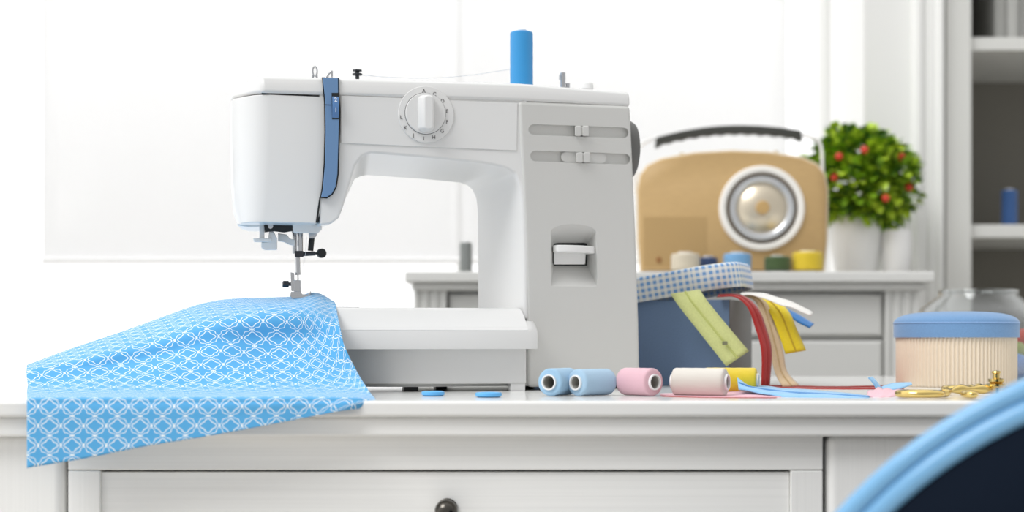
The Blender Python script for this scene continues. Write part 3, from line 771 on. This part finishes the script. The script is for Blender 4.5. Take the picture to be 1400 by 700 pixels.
cen = Vector((at(1174, 0, PY).x-pt.location.x, 0, (371-233)*k_)); rad_ = Vector((79*k_, 68*k_, 64*k_))
berr = []
for i in range(2600):
    while True:
        v = Vector((random.uniform(-1, 1), random.uniform(-1, 1), random.uniform(-1, 1)))
        if .25 < v.length < 1: break
    v = v.normalized()*(v.length**.7)
    bump_ = 1+.16*math.sin(5*v.x+3*v.z+1)*math.cos(4*v.y+2*v.z)
    p = cen+Vector((v.x*rad_.x, v.y*rad_.y, v.z*rad_.z))*bump_
    if v.z < -.2 and v.x > .2: p.z -= .012
    L = random.uniform(.013, .022); W = L*.42
    d = (v+Vector((random.uniform(-.8, .8), random.uniform(-.8, .8), random.uniform(-.5, .9)))).normalized()
    s = d.cross(Vector((random.uniform(-.3, .3), random.uniform(-.3, .3), 1))).normalized(); nn = s.cross(d)
    row = []
    for t_, wf, dr_ in ((0, .15, 0), (.3, .85, .05), (.6, 1, .02), (.85, .55, -.06), (1, .03, -.14)):
        c_ = p+d*L*t_+nn*L*dr_
        row.append((bm.verts.new(c_-s*W*wf+nn*W*.25*wf), bm.verts.new(c_), bm.verts.new(c_+s*W*wf+nn*W*.25*wf)))
    mi = random.choices((0, 1, 2), (5, 4, 2))[0]
    for a, b in zip(row, row[1:]):
        for q in (0, 1):
            f = bm.faces.new((a[q], a[q+1], b[q+1], b[q])); f.material_index = mi
obj('foliage', bm, greens, pt, sharp=180)
bm = bmesh.new()
for k in range(9):
    a = k*.7; e = cen+Vector((math.cos(a)*.05, math.sin(a)*.045, .01+.02*math.sin(k*2)))
    tube(bm, [(math.cos(a)*.006, math.sin(a)*.006, H*.9), (math.cos(a)*.02, math.sin(a)*.02, H*1.25), e], [.0022, .0018, .001], 8)
obj('stems', bm, mat('stem_brown', '5B5A2C', .7), pt)
M_berry = mat('berry_red', 'D0402C', .3)
for x, y, d in ((1147, 214, -.085), (1182, 205, -.092), (1141, 242, -.085), (1211, 271, -.085), (1233, 215, -.06), (1243, 256, -.055)):
    v = at(x, y, PY+d); bm = bmesh.new(); bmesh.ops.create_uvsphere(bm, u_segments=16, v_segments=10, radius=.0068, matrix=Matrix.Translation((v.x-pt.location.x, d, v.z-CTOP)))
    obj('berry', bm, M_berry, pt)
# white beaker beside it
VY = 2.64; k_ = VY/F; H = 66*k_
vs_ = thing('white_pot', (at(1226, 0, VY).x, VY, CTOP), 'small plain white pot on the console to the right of the plant', 'pot')
bm = bmesh.new(); lathe(bm, [(0, 0), (16*k_, 0), (17*k_, .002), (21*k_, H*.6), (20*k_, H), (18.5*k_, H), (19*k_, H*.6), (14*k_, .004), (0, .004)], n=40); obj('pot_wall', bm, mat('white_glaze', 'EFEFEE', .3), vs_)

# ------------------------------------------------------------------ blue sewing box with gingham lid
BA = math.radians(-20)
bc = at(997, 0, 1.667)
sb = thing('sewing_box', (bc.x, 1.667, DZ), 'blue denim sewing box stuffed with zippers behind the machine column', 'box', rz=BA)
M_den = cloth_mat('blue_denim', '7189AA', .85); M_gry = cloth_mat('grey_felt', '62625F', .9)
BL, BD, BH = .235, .125, .094
bm = bmesh.new()
th = .003
def bx_(x0, x1, y0, y1, z0, z1): box(bm, x0, x1, y0, y1, z0, z1)
bx_(-BL, 0, 0, th, 0, BH); bx_(-BL, 0, BD-th, BD, 0, BH); bx_(-BL, -BL+th, th, BD-th, 0, BH); bx_(-BL+th, -th, th, BD-th, 0, .003)
obj('box_wall', bm, M_den, sb, bevel=.001)
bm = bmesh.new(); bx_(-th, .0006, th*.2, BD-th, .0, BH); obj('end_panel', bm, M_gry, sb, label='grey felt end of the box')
# gingham
M_ging = bpy.data.materials.new('blue_gingham'); M_ging.use_nodes = True
n = M_ging.node_tree; b = n.nodes['Principled BSDF']; b.inputs['Roughness'].default_value = .85
uvn = n.nodes.new('ShaderNodeUVMap'); sp = n.nodes.new('ShaderNodeSeparateXYZ'); n.links.new(uvn.outputs[0], sp.inputs[0])
def stripe(o_):
    a = n.nodes.new('ShaderNodeMath'); a.operation = 'MULTIPLY'; a.inputs[1].default_value = 1/.0072
    f = n.nodes.new('ShaderNodeMath'); f.operation = 'FRACT'; g = n.nodes.new('ShaderNodeMath'); g.operation = 'GREATER_THAN'; g.inputs[1].default_value = .5
    n.links.new(o_, a.inputs[0]); n.links.new(a.outputs[0], f.inputs[0]); n.links.new(f.outputs[0], g.inputs[0]); return g.outputs[0]
ad = n.nodes.new('ShaderNodeMath'); ad.operation = 'ADD'
n.links.new(stripe(sp.outputs[0]), ad.inputs[0]); n.links.new(stripe(sp.outputs[1]), ad.inputs[1])
hf = n.nodes.new('ShaderNodeMath'); hf.operation = 'MULTIPLY'; hf.inputs[1].default_value = .5; n.links.new(ad.outputs[0], hf.inputs[0])
rp_ = n.nodes.new('ShaderNodeValToRGB'); rp_.color_ramp.interpolation = 'CONSTANT'
e = rp_.color_ramp.elements; e[0].color = (*lin('EFEFEA'), 1); e[1].position = .4; e[1].color = (*lin('DAE2EA'), 1)
e3 = e.new(.9); e3.color = (*lin('7CA9DC'), 1)
n.links.new(hf.outputs[0], rp_.inputs[0]); n.links.new(rp_.outputs[0], b.inputs['Base Color'])
# lid: rounded plan, sits over the body on the left, propped up on the right by the zippers
bm = bmesh.new(); uvl = bm.loops.layers.uv.new('UVMap')
mg = .006; LH = .027
def rrect(x0, x1, y0, y1, r, n_=10):
    P = []
    for cx_, cy_, a0 in ((x1-r, y0+r, -PI/2), (x1-r, y1-r, 0), (x0+r, y1-r, PI/2), (x0+r, y0+r, PI)):
        for k in range(n_+1):
            a = a0+PI/2*k/n_; P.append((cx_+r*math.cos(a), cy_+r*math.sin(a)))
    return P
PL = rrect(-BL-mg, mg+.003, -mg, BD+mg, .045)
N = len(PL); per = [0]
for i in range(N): per.append(per[-1]+(Vector(PL[(i+1) % N])-Vector(PL[i])).length)
V0 = [bm.verts.new((x, y, 0)) for x, y in PL]; V1 = [bm.verts.new((x, y, LH-.002)) for x, y in PL]
PT = rrect(-BL-mg+.002, mg+.001, -mg+.002, BD+mg-.002, .043); V2 = [bm.verts.new((x, y, LH)) for x, y in PT]
for i in range(N):
    j = (i+1) % N
    f = bm.faces.new((V0[i], V0[j], V1[j], V1[i]))
    for lp, uv in zip(f.loops, ((per[i], 0), (per[i+1], 0), (per[i+1], LH), (per[i], LH))): lp[uvl].uv = uv
    f = bm.faces.new((V1[i], V1[j], V2[j], V2[i]))
    for lp, uv in zip(f.loops, ((per[i], LH), (per[i+1], LH), (per[i+1], LH+.003), (per[i], LH+.003))): lp[uvl].uv = uv
f = bm.faces.new(V2)
for lp in f.loops: lp[uvl].uv = (lp.vert.co.x, lp.vert.co.y)
lid = obj('lid', bm, M_ging, sb, solid=.002, sharp=30, label='blue and white gingham lid')
lt = math.radians(-9.2)
lid.rotation_euler = (0, lt, 0)
lid.location = (0, 0, 0)
pz = at(1027, 392, 1.66).z-DZ
lid.location = (-.0005, 0, pz)

# zippers and ribbons: strips between two edge lines
def strip_obj(name, A, B, m_, label, cat, n_=24, th=.0010, group=None, teeth=None, parent=None, wob=0):
    a = spline([at(*p) for p in A], n_); b = spline([at(*p) for p in B], n_)
    o0 = a[0].copy() if parent is None else Vector((0, 0, 0))
    bm = bmesh.new(); rows = []
    for i, (p, q) in enumerate(zip(a, b)):
        row = []
        for k in range(5):
            u = k/4; v = p.lerp(q, u)-o0; v.z += wob*math.sin(i*.9+k*1.3); row.append(bm.verts.new(v))
        rows.append(row)
    for r, s in zip(rows, rows[1:]):
        for k in range(4): bm.faces.new((r[k], r[k+1], s[k+1], s[k]))
    o = obj(name, bm, m_, None, solid=th, sharp=80); o.location = o0
    tag(o, label, cat, group)
    if teeth:
        bm = bmesh.new(); pts = []
        nr = ((a[1]-a[0]).cross(b[0]-a[0])).normalized()
        if nr.y > 0: nr = -nr
        tube(bm, [p.lerp(q, .5)-o0+nr*.0006 for p, q in zip(a, b)], .0011, 8)
        obj('zipper_teeth', bm, teeth, o)
    return o
G3 = 'zippers spilling out of the sewing box'
M_lime = cloth_mat('lime_tape', 'CDD28C'); M_red = cloth_mat('red_tape', 'A0140C'); M_bei = cloth_mat('beige_tape', 'DCC6A0'); M_yel = cloth_mat('yellow_tape', 'ECD422')
M_wht = cloth_mat('white_tape', 'EDEAE4'); M_blu = cloth_mat('blue_tape', '2E79BE'); M_lbl = cloth_mat('light_blue_tape', '8FC4EC'); M_pnk = cloth_mat('pink_tape', 'F0BECA')
z1 = strip_obj('zipper', [(917, 402, 1.648), (930, 421, 1.638), (960, 459, 1.634), (993, 501, 1.632)], [(957, 396, 1.648), (966, 410, 1.638), (996, 447, 1.634), (1024, 480, 1.632)], M_lime, 'lime green zipper hanging down the front of the blue sewing box', 'zipper', group=G3, teeth=mat('lime_teeth', 'B9BF70', .5))
bm = bmesh.new(); v = at(991, 469, 1.628)-z1.location; box(bm, v.x-.0028, v.x+.0028, v.y-.0012, v.y+.001, v.z-.002, v.z+.002); obj('zipper_stop', bm, mat('dull_metal', '8C8C70', .4, .7), z1, bevel=.0008)
strip_obj('zipper', [(980, 406, 1.66), (1005, 406, 1.645), (1022, 420, 1.635), (1032, 446, 1.63), (1041, 480, 1.62), (1041, 527, 1.61)], [(985, 403, 1.67), (1015, 404, 1.655), (1036, 421, 1.645), (1047, 447, 1.64), (1055, 480, 1.63), (1052, 527, 1.62)], M_red, 'deep red zipper curving down over the right end of the sewing box', 'zipper', group=G3, teeth=mat('red_teeth', '8A120C', .5))
strip_obj('zipper', [(1010, 404, 1.69), (1032, 411, 1.67), (1043, 440, 1.66), (1052, 478, 1.65), (1060, 510, 1.64), (1070, 528.5, 1.63)], [(1015, 402, 1.70), (1045, 411, 1.68), (1058, 440, 1.67), (1070, 478, 1.66), (1076, 508, 1.65), (1094, 528, 1.64)], M_bei, 'beige zipper hanging between the red and yellow zippers', 'zipper', group=G3, teeth=mat('beige_teeth', 'B99F74', .5))
strip_obj('zipper', [(1012, 403, 1.70), (1034, 408, 1.69), (1053, 428, 1.67), (1064, 455, 1.665), (1074, 484, 1.66)], [(1018, 400, 1.71), (1052, 404, 1.70), (1077, 424, 1.68), (1090, 452, 1.675), (1102, 479, 1.67)], M_yel, 'yellow zipper with a square cut end hanging over the box end', 'zipper', group=G3, teeth=mat('yellow_teeth', 'B99C18', .5))
strip_obj('ribbon', [(1010, 401, 1.70), (1035, 400, 1.68), (1062, 406, 1.665), (1092, 417, 1.66), (1112, 428, 1.66)], [(1015, 403, 1.66), (1036, 405, 1.655), (1062, 415, 1.645), (1086, 422, 1.64), (1108, 432, 1.64)], M_wht, 'white ribbon arching over the yellow zipper out of the sewing box', 'ribbon', wob=.0004)
strip_obj('zipper', [(1062, 412, 1.70), (1076, 422, 1.695), (1092, 430, 1.69), (1113, 443, 1.685)], [(1062, 417, 1.685), (1078, 430, 1.68), (1090, 440, 1.675), (1107, 448.5, 1.67)], M_blu, 'royal blue zipper end peeping out below the white ribbon', 'zipper', group=G3)
# strips lying on the desk
strip_obj('zipper', [(1046, 526.5, 1.70), (1090, 527.5, 1.69), (1140, 528, 1.69), (1190, 527.5, 1.69), (1232, 527, 1.69)], [(1046, 530, 1.61), (1090, 531.5, 1.58), (1140, 532.5, 1.56), (1190, 532, 1.56), (1236, 531.5, 1.57)], M_red, 'long red zipper lying along the desk in front of the console', 'zipper', teeth=mat('red_teeth', '8A120C', .5))
strip_obj('zipper', [(1008, 516, 1.42), (1026, 526, 1.43), (1054, 529, 1.44), (1084, 532, 1.43), (1133, 535, 1.42), (1186, 541.5, 1.36)], [(1010, 532, 1.38), (1030, 535.5, 1.37), (1054, 540, 1.355), (1076, 543.0, 1.345), (1110, 544.0, 1.335), (1189, 545, 1.325)], M_lbl, 'light blue zipper lying on the desk from the cream spool towards the pink scrap', 'zipper', teeth=mat('steel_blue_teeth', '5B8FC4', .5), wob=.0003)
strip_obj('ribbon', [(903, 538.5, 1.42), (960, 537, 1.43), (1000, 534.5, 1.44), (1036, 532.5, 1.44), (1062, 536.5, 1.43)], [(903, 541.5, 1.37), (960, 543, 1.35), (1000, 543.5, 1.345), (1036, 543.5, 1.342), (1068, 543.5, 1.342)], M_pnk, 'pink ribbon lying on the desk in front of the cream spool', 'ribbon')
strip_obj('ribbon', [(905, 541.5, 1.372), (960, 543.2, 1.352), (1010, 543.7, 1.345), (1062, 543.8, 1.342)], [(905, 542.3, 1.36), (960, 544.1, 1.333), (1010, 544.6, 1.325), (1062, 544.7, 1.323)], M_red, 'thin red ribbon edge lying along the front of the pink ribbon', 'ribbon')
strip_obj('ribbon', [(1186, 536, 1.44), (1200, 531, 1.42), (1214, 532, 1.42), (1234, 533, 1.44)], [(1186, 542, 1.35), (1200, 545, 1.34), (1216, 544, 1.345), (1230, 541, 1.37)], M_pnk, 'short crumpled pink ribbon scrap beside the gold scissors', 'ribbon scrap', wob=.0008)
strip_obj('ribbon', [(1187, 516.5, 1.43), (1193, 523, 1.43), (1199, 533, 1.43)], [(1192, 515, 1.44), (1198, 521, 1.44), (1205, 531, 1.44)], M_lbl, 'narrow light blue ribbon end sticking up from the pink scrap', 'ribbon scrap')
strip_obj('ribbon', [(1205, 529, 1.45), (1222, 524, 1.46), (1246, 523, 1.48)], [(1208, 534, 1.42), (1228, 532, 1.43), (1247, 525.5, 1.46)], M_lbl, 'light blue ribbon leaf between the pink scrap and the round box', 'ribbon scrap')

# ------------------------------------------------------------------ round box, glass jar
QY = 1.665
qc = at(1307, 0, QY)
rb = thing('round_box', (qc.x, QY, DZ), 'round box of ribbed cream board with a padded blue lid on the desk', 'box')
k_ = 1.0*QY/F
Rr = 78.5*k_; Hh = at(0, 460, QY-.05).z-DZ
bm = bmesh.new(); nr = 92*6
lathe(bm, [(0, 0), (Rr*.985, 0), (Rr, .002), (Rr, Hh), (Rr*.9, Hh), (Rr*.9, .004), (0, .004)], n=nr, mod=lambda i: 1+.021*math.sin(i*2*PI/6)); obj('ribbed_wall', bm, mat('cream_corrugated', 'E6D8C3', .7), rb, sharp=80)
LR = 83*k_; z0 = Hh-.001; zs_ = at(0, 441, QY-.05).z-DZ; ztop = at(0, 425.5, QY-.02).z-DZ
bm = bmesh.new()
pr = [(Rr*1.015, z0), (LR, z0), (LR, zs_)]+[(LR*math.cos(a)**.55, zs_+(ztop-zs_)*math.sin(a)) for a in [PI/2*i/10 for i in range(1, 10)]]+[(0, ztop)]
lathe(bm, pr, n=72); obj('lid', bm, cloth_mat('blue_felt', '6F97C2', .9), rb, sharp=60, label='padded blue fabric lid')
bm = bmesh.new(); tube(bm, [(LR*math.cos(2*PI*i/72), LR*math.sin(2*PI*i/72), zs_) for i in range(72)], .0008, 6, closed=True); obj('piping', bm, cloth_mat('blue_piping', '86A9D6'), rb)
GY = 1.90
gc = at(1338, 0, GY); k_ = GY/F
gj = thing('glass_jar', (gc.x, GY, DZ), 'round clear glass jar of thread balls standing behind the blue-lidded box', 'jar')
M_gl = bpy.data.materials.new('clear_glass'); M_gl.use_nodes = True
n = M_gl.node_tree; n.nodes.clear()
lw = n.nodes.new('ShaderNodeLayerWeight'); lw.inputs[0].default_value = .25
tr = n.nodes.new('ShaderNodeBsdfTransparent'); tr.inputs[0].default_value = (.93, .94, .94, 1); gl = n.nodes.new('ShaderNodeBsdfGlossy'); gl.inputs['Roughness'].default_value = .03
ms = n.nodes.new('ShaderNodeMixShader'); out = n.nodes.new('ShaderNodeOutputMaterial')
pw_ = n.nodes.new('ShaderNodeMath'); pw_.operation = 'MULTIPLY'; pw_.inputs[1].default_value = .75
n.links.new(lw.outputs['Facing'], pw_.inputs[0]); n.links.new(pw_.outputs[0], ms.inputs[0]); n.links.new(tr.outputs[0], ms.inputs[1]); n.links.new(gl.outputs[0], ms.inputs[2]); n.links.new(ms.outputs[0], out.inputs[0])
HJ = at(0, 398, GY).z-DZ
bm = bmesh.new(); r1 = 51*k_; r2 = 92*k_
pr = [(0, 0), (r2*.55, 0), (r2*.85, .010), (r2, .045), (r2*.98, HJ-.045), (r2*.86, HJ-.022), (r1*1.06, HJ-.006), (r1*1.05, HJ), (r1*.98, HJ), (r1*.98, HJ-.006), (r2*.83, HJ-.024), (r2*.95, HJ-.045), (r2*.97, .045), (r2*.82, .013), (r2*.5, .004), (0, .004)]
lathe(bm, pr, n=64); obj('glass', bm, M_gl, gj, sharp=60)
bm = bmesh.new(); tube(bm, [(r1*1.02*math.cos(2*PI*i/64), r1*1.02*math.sin(2*PI*i/64), HJ) for i in range(64)], .0022, 8, closed=True); obj('rim', bm, M_gl, gj)
def ball(px, py, d, r, c, lb):
    v = at(px, py, d); t = bpy.data.objects.new
    bm = bmesh.new(); bmesh.ops.create_uvsphere(bm, u_segments=28, v_segments=16, radius=r)
    o = obj('thread_ball', bm, thread_mat('ball_'+c, c)); o.location = v; o.rotation_euler = (.6, .9, 0)
    return tag(o, lb, 'thread ball', 'thread balls inside the glass jar')
rB = .018
ball(1391, 501, 1.87, .0155, '4F83CC', 'blue thread ball at the bottom of the glass jar')
ball(1391, 481, 1.885, .0125, '8E9A34', 'olive green thread ball in the middle of the glass jar')
ball(1400, 464, 1.90, .0135, 'CC4228', 'red thread ball topmost in the glass jar')

# ------------------------------------------------------------------ gold embroidery scissors
sc_ = thing('embroidery_scissors', (at(1300, 0, 1.33).x, 1.33, DZ), 'ornate gold embroidery scissors lying open on the desk by the round box', 'scissors')
def loc(p): return Vector(p)-Vector(sc_.location)
def dpt(px, d, h): v = at(px, 0, d); return loc((v.x, d, DZ+h))
def oval(px0, px1, d, dd, h, r, tilt=0, n_=40):
    a = dpt(px0, d, h); b = dpt(px1, d, h); c_ = (a+b)/2; hw = (b.x-a.x)/2-r
    return [c_+Vector((hw*math.cos(2*PI*k/n_), dd*math.sin(2*PI*k/n_), tilt*math.cos(2*PI*k/n_))) for k in range(n_)]
bm = bmesh.new(); tube(bm, oval(1224, 1292, 1.315, .016, .0042, .003), .0032, 12, closed=True)
tube(bm, spline([dpt(1288, 1.315, .0045), dpt(1300, 1.33, .006), dpt(1318, 1.338, .0075), dpt(1340, 1.345, .007), dpt(1362, 1.35, .006)], 20), [.0032+.0012*math.sin(k*.9) for k in range(21)], 12)
tube(bm, spline([dpt(1362, 1.35, .006), dpt(1400, 1.335, .004), dpt(1440, 1.325, .003)], 12), [.0042-.0030*k/12 for k in range(13)], 10, flat=.45)
obj('scissor_half', bm, M_gold, sc_)
bm = bmesh.new(); tube(bm, oval(1288, 1328, 1.40, .014, .0055, .003), .0034, 12, closed=True)
tube(bm, spline([dpt(1325, 1.40, .0055), dpt(1335, 1.385, .007), dpt(1345, 1.37, .0075), dpt(1362, 1.352, .008)], 16), [.0032+.0010*math.sin(k*1.1) for k in range(17)], 12)
tube(bm, spline([dpt(1362, 1.352, .008), dpt(1400, 1.35, .006), dpt(1440, 1.35, .004)], 12), [.0042-.0030*k/12 for k in range(13)], 10, flat=.45)
obj('scissor_half', bm, M_gold, sc_)
bm = bmesh.new(); tube(bm, oval(1314, 1336, 1.30, .010, .0042, .003, n_=28), .0030, 12, closed=True); obj('thumb_ring', bm, M_gold, sc_)
bm = bmesh.new(); pv = dpt(1362, 1.352, 0)
lathe(bm, [(0, .003), (.0075, .003), (.0075, .0085), (.0085, .0095), (.0085, .0115), (.005, .0122), (.0068, .0135), (.0068, .0158), (.0032, .0168), (.0032, .0205), (.0042, .0212), (.0036, .0228), (0, .0235)], Matrix.Translation(pv), 32); obj('pivot_screw', bm, M_gold, sc_)

# ------------------------------------------------------------------ buttons
for px, wd, d, lb in ((592, 32, 1.375, 'sky blue sewing button lying nearer the machine foot'), (668, 37, 1.345, 'sky blue sewing button lying nearer the thread spools')):
    c = at(px, 0, d); R = wd/2/F*d
    t = thing('button', (c.x, d, DZ+.0002), lb, 'button', 'sky blue buttons on the desk')
    bm = bmesh.new(); lathe(bm, [(0, 0), (R*.8, 0), (R*.97, .0008), (R, .0022), (R*.96, .0038), (R*.85, .0042), (R*.74, .0036), (R*.66, .0028), (0, .0026)], n=40)
    obj('disc', bm, mat('button_blue', '63B2EC', .25), t)
    for k in range(4):
        a = PI/4+k*PI/2; bm = bmesh.new(); lathe(bm, [(0, .0024), (.0010, .0024), (.0011, .0028), (0, .00285)], Matrix.Translation((.0024*math.cos(a), .0024*math.sin(a), 0)), 12); obj('thread_hole', bm, M_mblue, t)

# ------------------------------------------------------------------ the patterned cloth
M_fab = bpy.data.materials.new('blue_trellis_cotton'); M_fab.use_nodes = True
n = M_fab.node_tree; b = n.nodes['Principled BSDF']; b.inputs['Roughness'].default_value = .85; b.inputs['Sheen Weight'].default_value = .2
uvn = n.nodes.new('ShaderNodeUVMap'); sp = n.nodes.new('ShaderNodeSeparateXYZ'); n.links.new(uvn.outputs[0], sp.inputs[0])
def mth(op, a, b_=None):
    q = n.nodes.new('ShaderNodeMath'); q.operation = op
    for i, v in enumerate((a, b_)):
        if v is None: continue
        if isinstance(v, (int, float)): q.inputs[i].default_value = v
        else: n.links.new(v, q.inputs[i])
    return q.outputs[0]
PU, PV = .0186, .0158      # repeat of the trellis
U = mth('MULTIPLY', sp.outputs[0], 2*PI/PU); V = mth('MULTIPLY', sp.outputs[1], 2*PI/PV)
base = mth('ADD', mth('COSINE', U), mth('COSINE', V))
har = mth('ADD', mth('COSINE', mth('MULTIPLY', U, 3)), mth('COSINE', mth('MULTIPLY', V, 3)))
fv = mth('ADD', mth('ADD', base, mth('MULTIPLY', har, .2)), mth('MULTIPLY', mth('MULTIPLY', mth('COSINE', U), mth('COSINE', V)), .3))
gv = mth('ABSOLUTE', mth('SUBTRACT', mth('COSINE', U), mth('COSINE', V)))
la = mth('LESS_THAN', mth('ABSOLUTE', mth('SUBTRACT', fv, .52)), .17)
lb_ = mth('LESS_THAN', mth('ABSOLUTE', mth('ADD', fv, .52)), .115)
lc = mth('GREATER_THAN', gv, 1.94)
l1 = mth('MAXIMUM', mth('MAXIMUM', la, lb_), lc)
mxn = n.nodes.new('ShaderNodeMix'); mxn.data_type = 'RGBA'
mxn.inputs['A'].default_value = (*lin('55A9DF'), 1); mxn.inputs['B'].default_value = (*lin('F0F6F8'), 1)
n.links.new(l1, mxn.inputs['Factor']); n.links.new(mxn.outputs['Result'], b.inputs['Base Color'])
t_ = n.nodes.new('ShaderNodeTexCoord'); nz = n.nodes.new('ShaderNodeTexNoise'); nz.inputs['Scale'].default_value = 1500
bp = n.nodes.new('ShaderNodeBump'); bp.inputs['Strength'].default_value = .25; bp.inputs['Distance'].default_value = .0003
n.links.new(t_.outputs['Object'], nz.inputs['Vector']); n.links.new(nz.outputs['Fac'], bp.inputs['Height']); n.links.new(bp.outputs[0], b.inputs['Normal'])
xs = (37, 120, 200, 280, 340, 405)
def row(ys, ds, e1, e2): return [(x, y, d) for x, y, d in zip(xs, ys, ds)]+[e1, e2]
rows = [
 row((505, 477, 449, 421, 412, 409), (1.49, 1.52, 1.55, 1.575, 1.595, 1.595), (432, 407, 1.585), (455, 418, 1.57)),
 row((500, 470, 442, 415, 408.5, 406), (1.45, 1.475, 1.50, 1.53, 1.55, 1.545), (433, 402, 1.535), (458, 414, 1.50)),
 row((505, 488, 466, 438, 429, 425), (1.41, 1.415, 1.42, 1.425, 1.43, 1.435), (440, 429, 1.44), (463, 438, 1.43)),
 row((512, 503, 490, 474, 468, 465), (1.40, 1.40, 1.405, 1.41, 1.415, 1.418), (447, 467, 1.42), (471, 472, 1.412)),
 row((524, 521, 514, 505, 501, 498), (1.385, 1.385, 1.388, 1.39, 1.395, 1.40), (458, 500, 1.40), (488, 508, 1.395)),
 row((533.5, 533, 531, 528, 526, 525), (1.365, 1.365, 1.365, 1.37, 1.37, 1.372), (474, 527, 1.37), (503, 533, 1.35)),
 row((539.5, 539, 539, 538.5, 538, 537.5), (1.33, 1.33, 1.33, 1.33, 1.33, 1.33), (482, 538, 1.33), (510, 542, 1.32)),
 row((543, 542.5, 542.5, 542, 542, 541.5), (1.262, 1.262, 1.262, 1.262, 1.262, 1.263), (484, 543, 1.272), (514, 547, 1.29)),
 row((553, 553, 552.5, 551.5, 551, 550), (1.252, 1.252, 1.252, 1.252, 1.252, 1.253), (484, 549, 1.262), (515, 550.5, 1.282)),
 row((590, 586, 579, 573, 567, 560.5), (1.250, 1.250, 1.250, 1.250, 1.251, 1.252), (478, 554.5, 1.258), (514.5, 553.5, 1.279)),
 row((640, 626, 610, 597, 586, 573.5), (1.249, 1.249, 1.249, 1.249, 1.250, 1.252), (470, 561, 1.256), (512, 556.5, 1.279)),
]
NU, NV = 120, 120
gr = [[Vector(v) for v in spline([at(*p) for p in r], NU)] for r in rows]
cols = [spline([gr[k][i] for k in range(len(rows))], NV) for i in range(NU+1)]
org = Vector((at(280, 0, 1.4).x, 1.4, DZ))
bm = bmesh.new(); uvl = bm.loops.layers.uv.new('UVMap')
VV = []; UVc = {}; vf = []
for i in range(NU+1):
    line = []; vlen = 0
    for j in range(NV+1):
        p = cols[i][j].copy(); u = i/NU; v = j/NV
        env = max(0, math.sin(PI*min(1, v/.58)))
        wr = (.0018*math.sin(u*9+v*5.5+.6)*math.sin(v*7+.4)+.0016*math.sin(u*23-v*11)*math.cos(v*9-u*6)+.0012*math.sin((u*.8+v*1.5)*17))*env
        p.y -= wr; p.z += wr*.5
        if j: vlen += (cols[i][j]-cols[i][j-1]).length
        vt = bm.verts.new(p-org); line.append(vt); UVc[vt] = (i, vlen)
    VV.append(line); vf.append(UVc[line[84]][1])
# width coordinate measured along the desk-edge row, sheared a little as the cloth twists
ul = [0]; jm = 84
for i in range(1, NU+1): ul.append(ul[-1]+(cols[i][jm]-cols[i-1][jm]).length)
for i in range(NU):
    for j in range(NV):
        q = (VV[i][j], VV[i+1][j], VV[i+1][j+1], VV[i][j+1]); f = bm.faces.new(q)
        for lp in f.loops:
            a, vl = UVc[lp.vert]
            lp[uvl].uv = (ul[a]+.18*max(0, -(vl-vf[a]))**1.0*.6, vl-vf[a])
fab = obj('fabric_piece', bm, M_fab, solid=.0009, sharp=180); fab.location = org
tag(fab, 'sky blue cotton cloth with white trellis pattern lying under the machine needle', 'fabric')

# ------------------------------------------------------------------ chair in the foreground
HC = .86
M_rim = mat('glossy_light_blue', '78ADD6', .18); M_navy = mat('navy_upholstery', '0C1624', .9, spec=.15, bump=((900, 900, 900), .3, .0005))
pc = Vector(((1681-700)/F*HC, HC, CZ-(1127-HY)/F*HC)); RC = 675/F*HC
ch = thing('chair', (pc.x, HC+.2, 0), 'glossy light blue shell chair with dark navy upholstery in the right foreground', 'chair')
def cl(x, y, z): z -= .003; return Vector((x-ch.location.x, y-ch.location.y, z))
def arc(r, y, n_=64):
    pts = []
    zb_ = .40
    for k in range(n_+1):
        a = PI+.35-(PI+.70)*k/n_; pts.append(cl(pc.x+r*math.cos(a), y+.05*(math.cos(a))**2, pc.z+r*math.sin(a)))
    return pts
bm = bmesh.new(); tube(bm, arc(RC-.006, HC), .006, 14); ri = obj('back_rim', bm, M_rim, ch)
bm = bmesh.new(); tube(bm, arc(RC-.0172, HC-.002), .0066, 14); obj('back_rim', bm, M_rim, ch)
bm = bmesh.new()
rings = [arc(RC-.021, HC-.002), arc(RC-.025, HC-.007), arc(RC-.07, HC-.016), arc(RC-.15, HC-.018)]
rings2 = [arc(RC-.15, HC+.030), arc(RC-.025, HC+.024), arc(RC-.021, HC+.004)]
loft(bm, rings+rings2); obj('backrest', bm, M_navy, ch, sharp=50, label='dark navy padded back')
bm = bmesh.new()
PS = rrect(-.23, .23, -.17, .16, .09, 8)
loft(bm, [[(x*.95, y*.95, .40) for x, y in PS], [(x, y, .415) for x, y in PS], [(x, y, .44) for x, y in PS], [(x*.93, y*.93, .46) for x, y in PS]]); obj('seat', bm, M_navy, ch, sharp=60)
bm = bmesh.new(); loft(bm, [[(x*1.03, y*1.03, z) for x, y in PS] for z in (.385, .405)]); obj('seat_shell', bm, M_rim, ch, bevel=.005)
for sx_ in (-1, 1):
    for sy_ in (-.13, .12):
        bm = bmesh.new(); tube(bm, [(sx_*.17, sy_, .39), (sx_*.21, sy_*1.15, 0)], [.017, .011], 14); obj('leg', bm, M_rim, ch)
    bm = bmesh.new(); tube(bm, spline([(sx_*.19, -.10, .395), (sx_*.235, -.16, .43), (sx_*.25, -.165, .50)], 12), .012, 12); obj('back_support', bm, M_rim, ch)
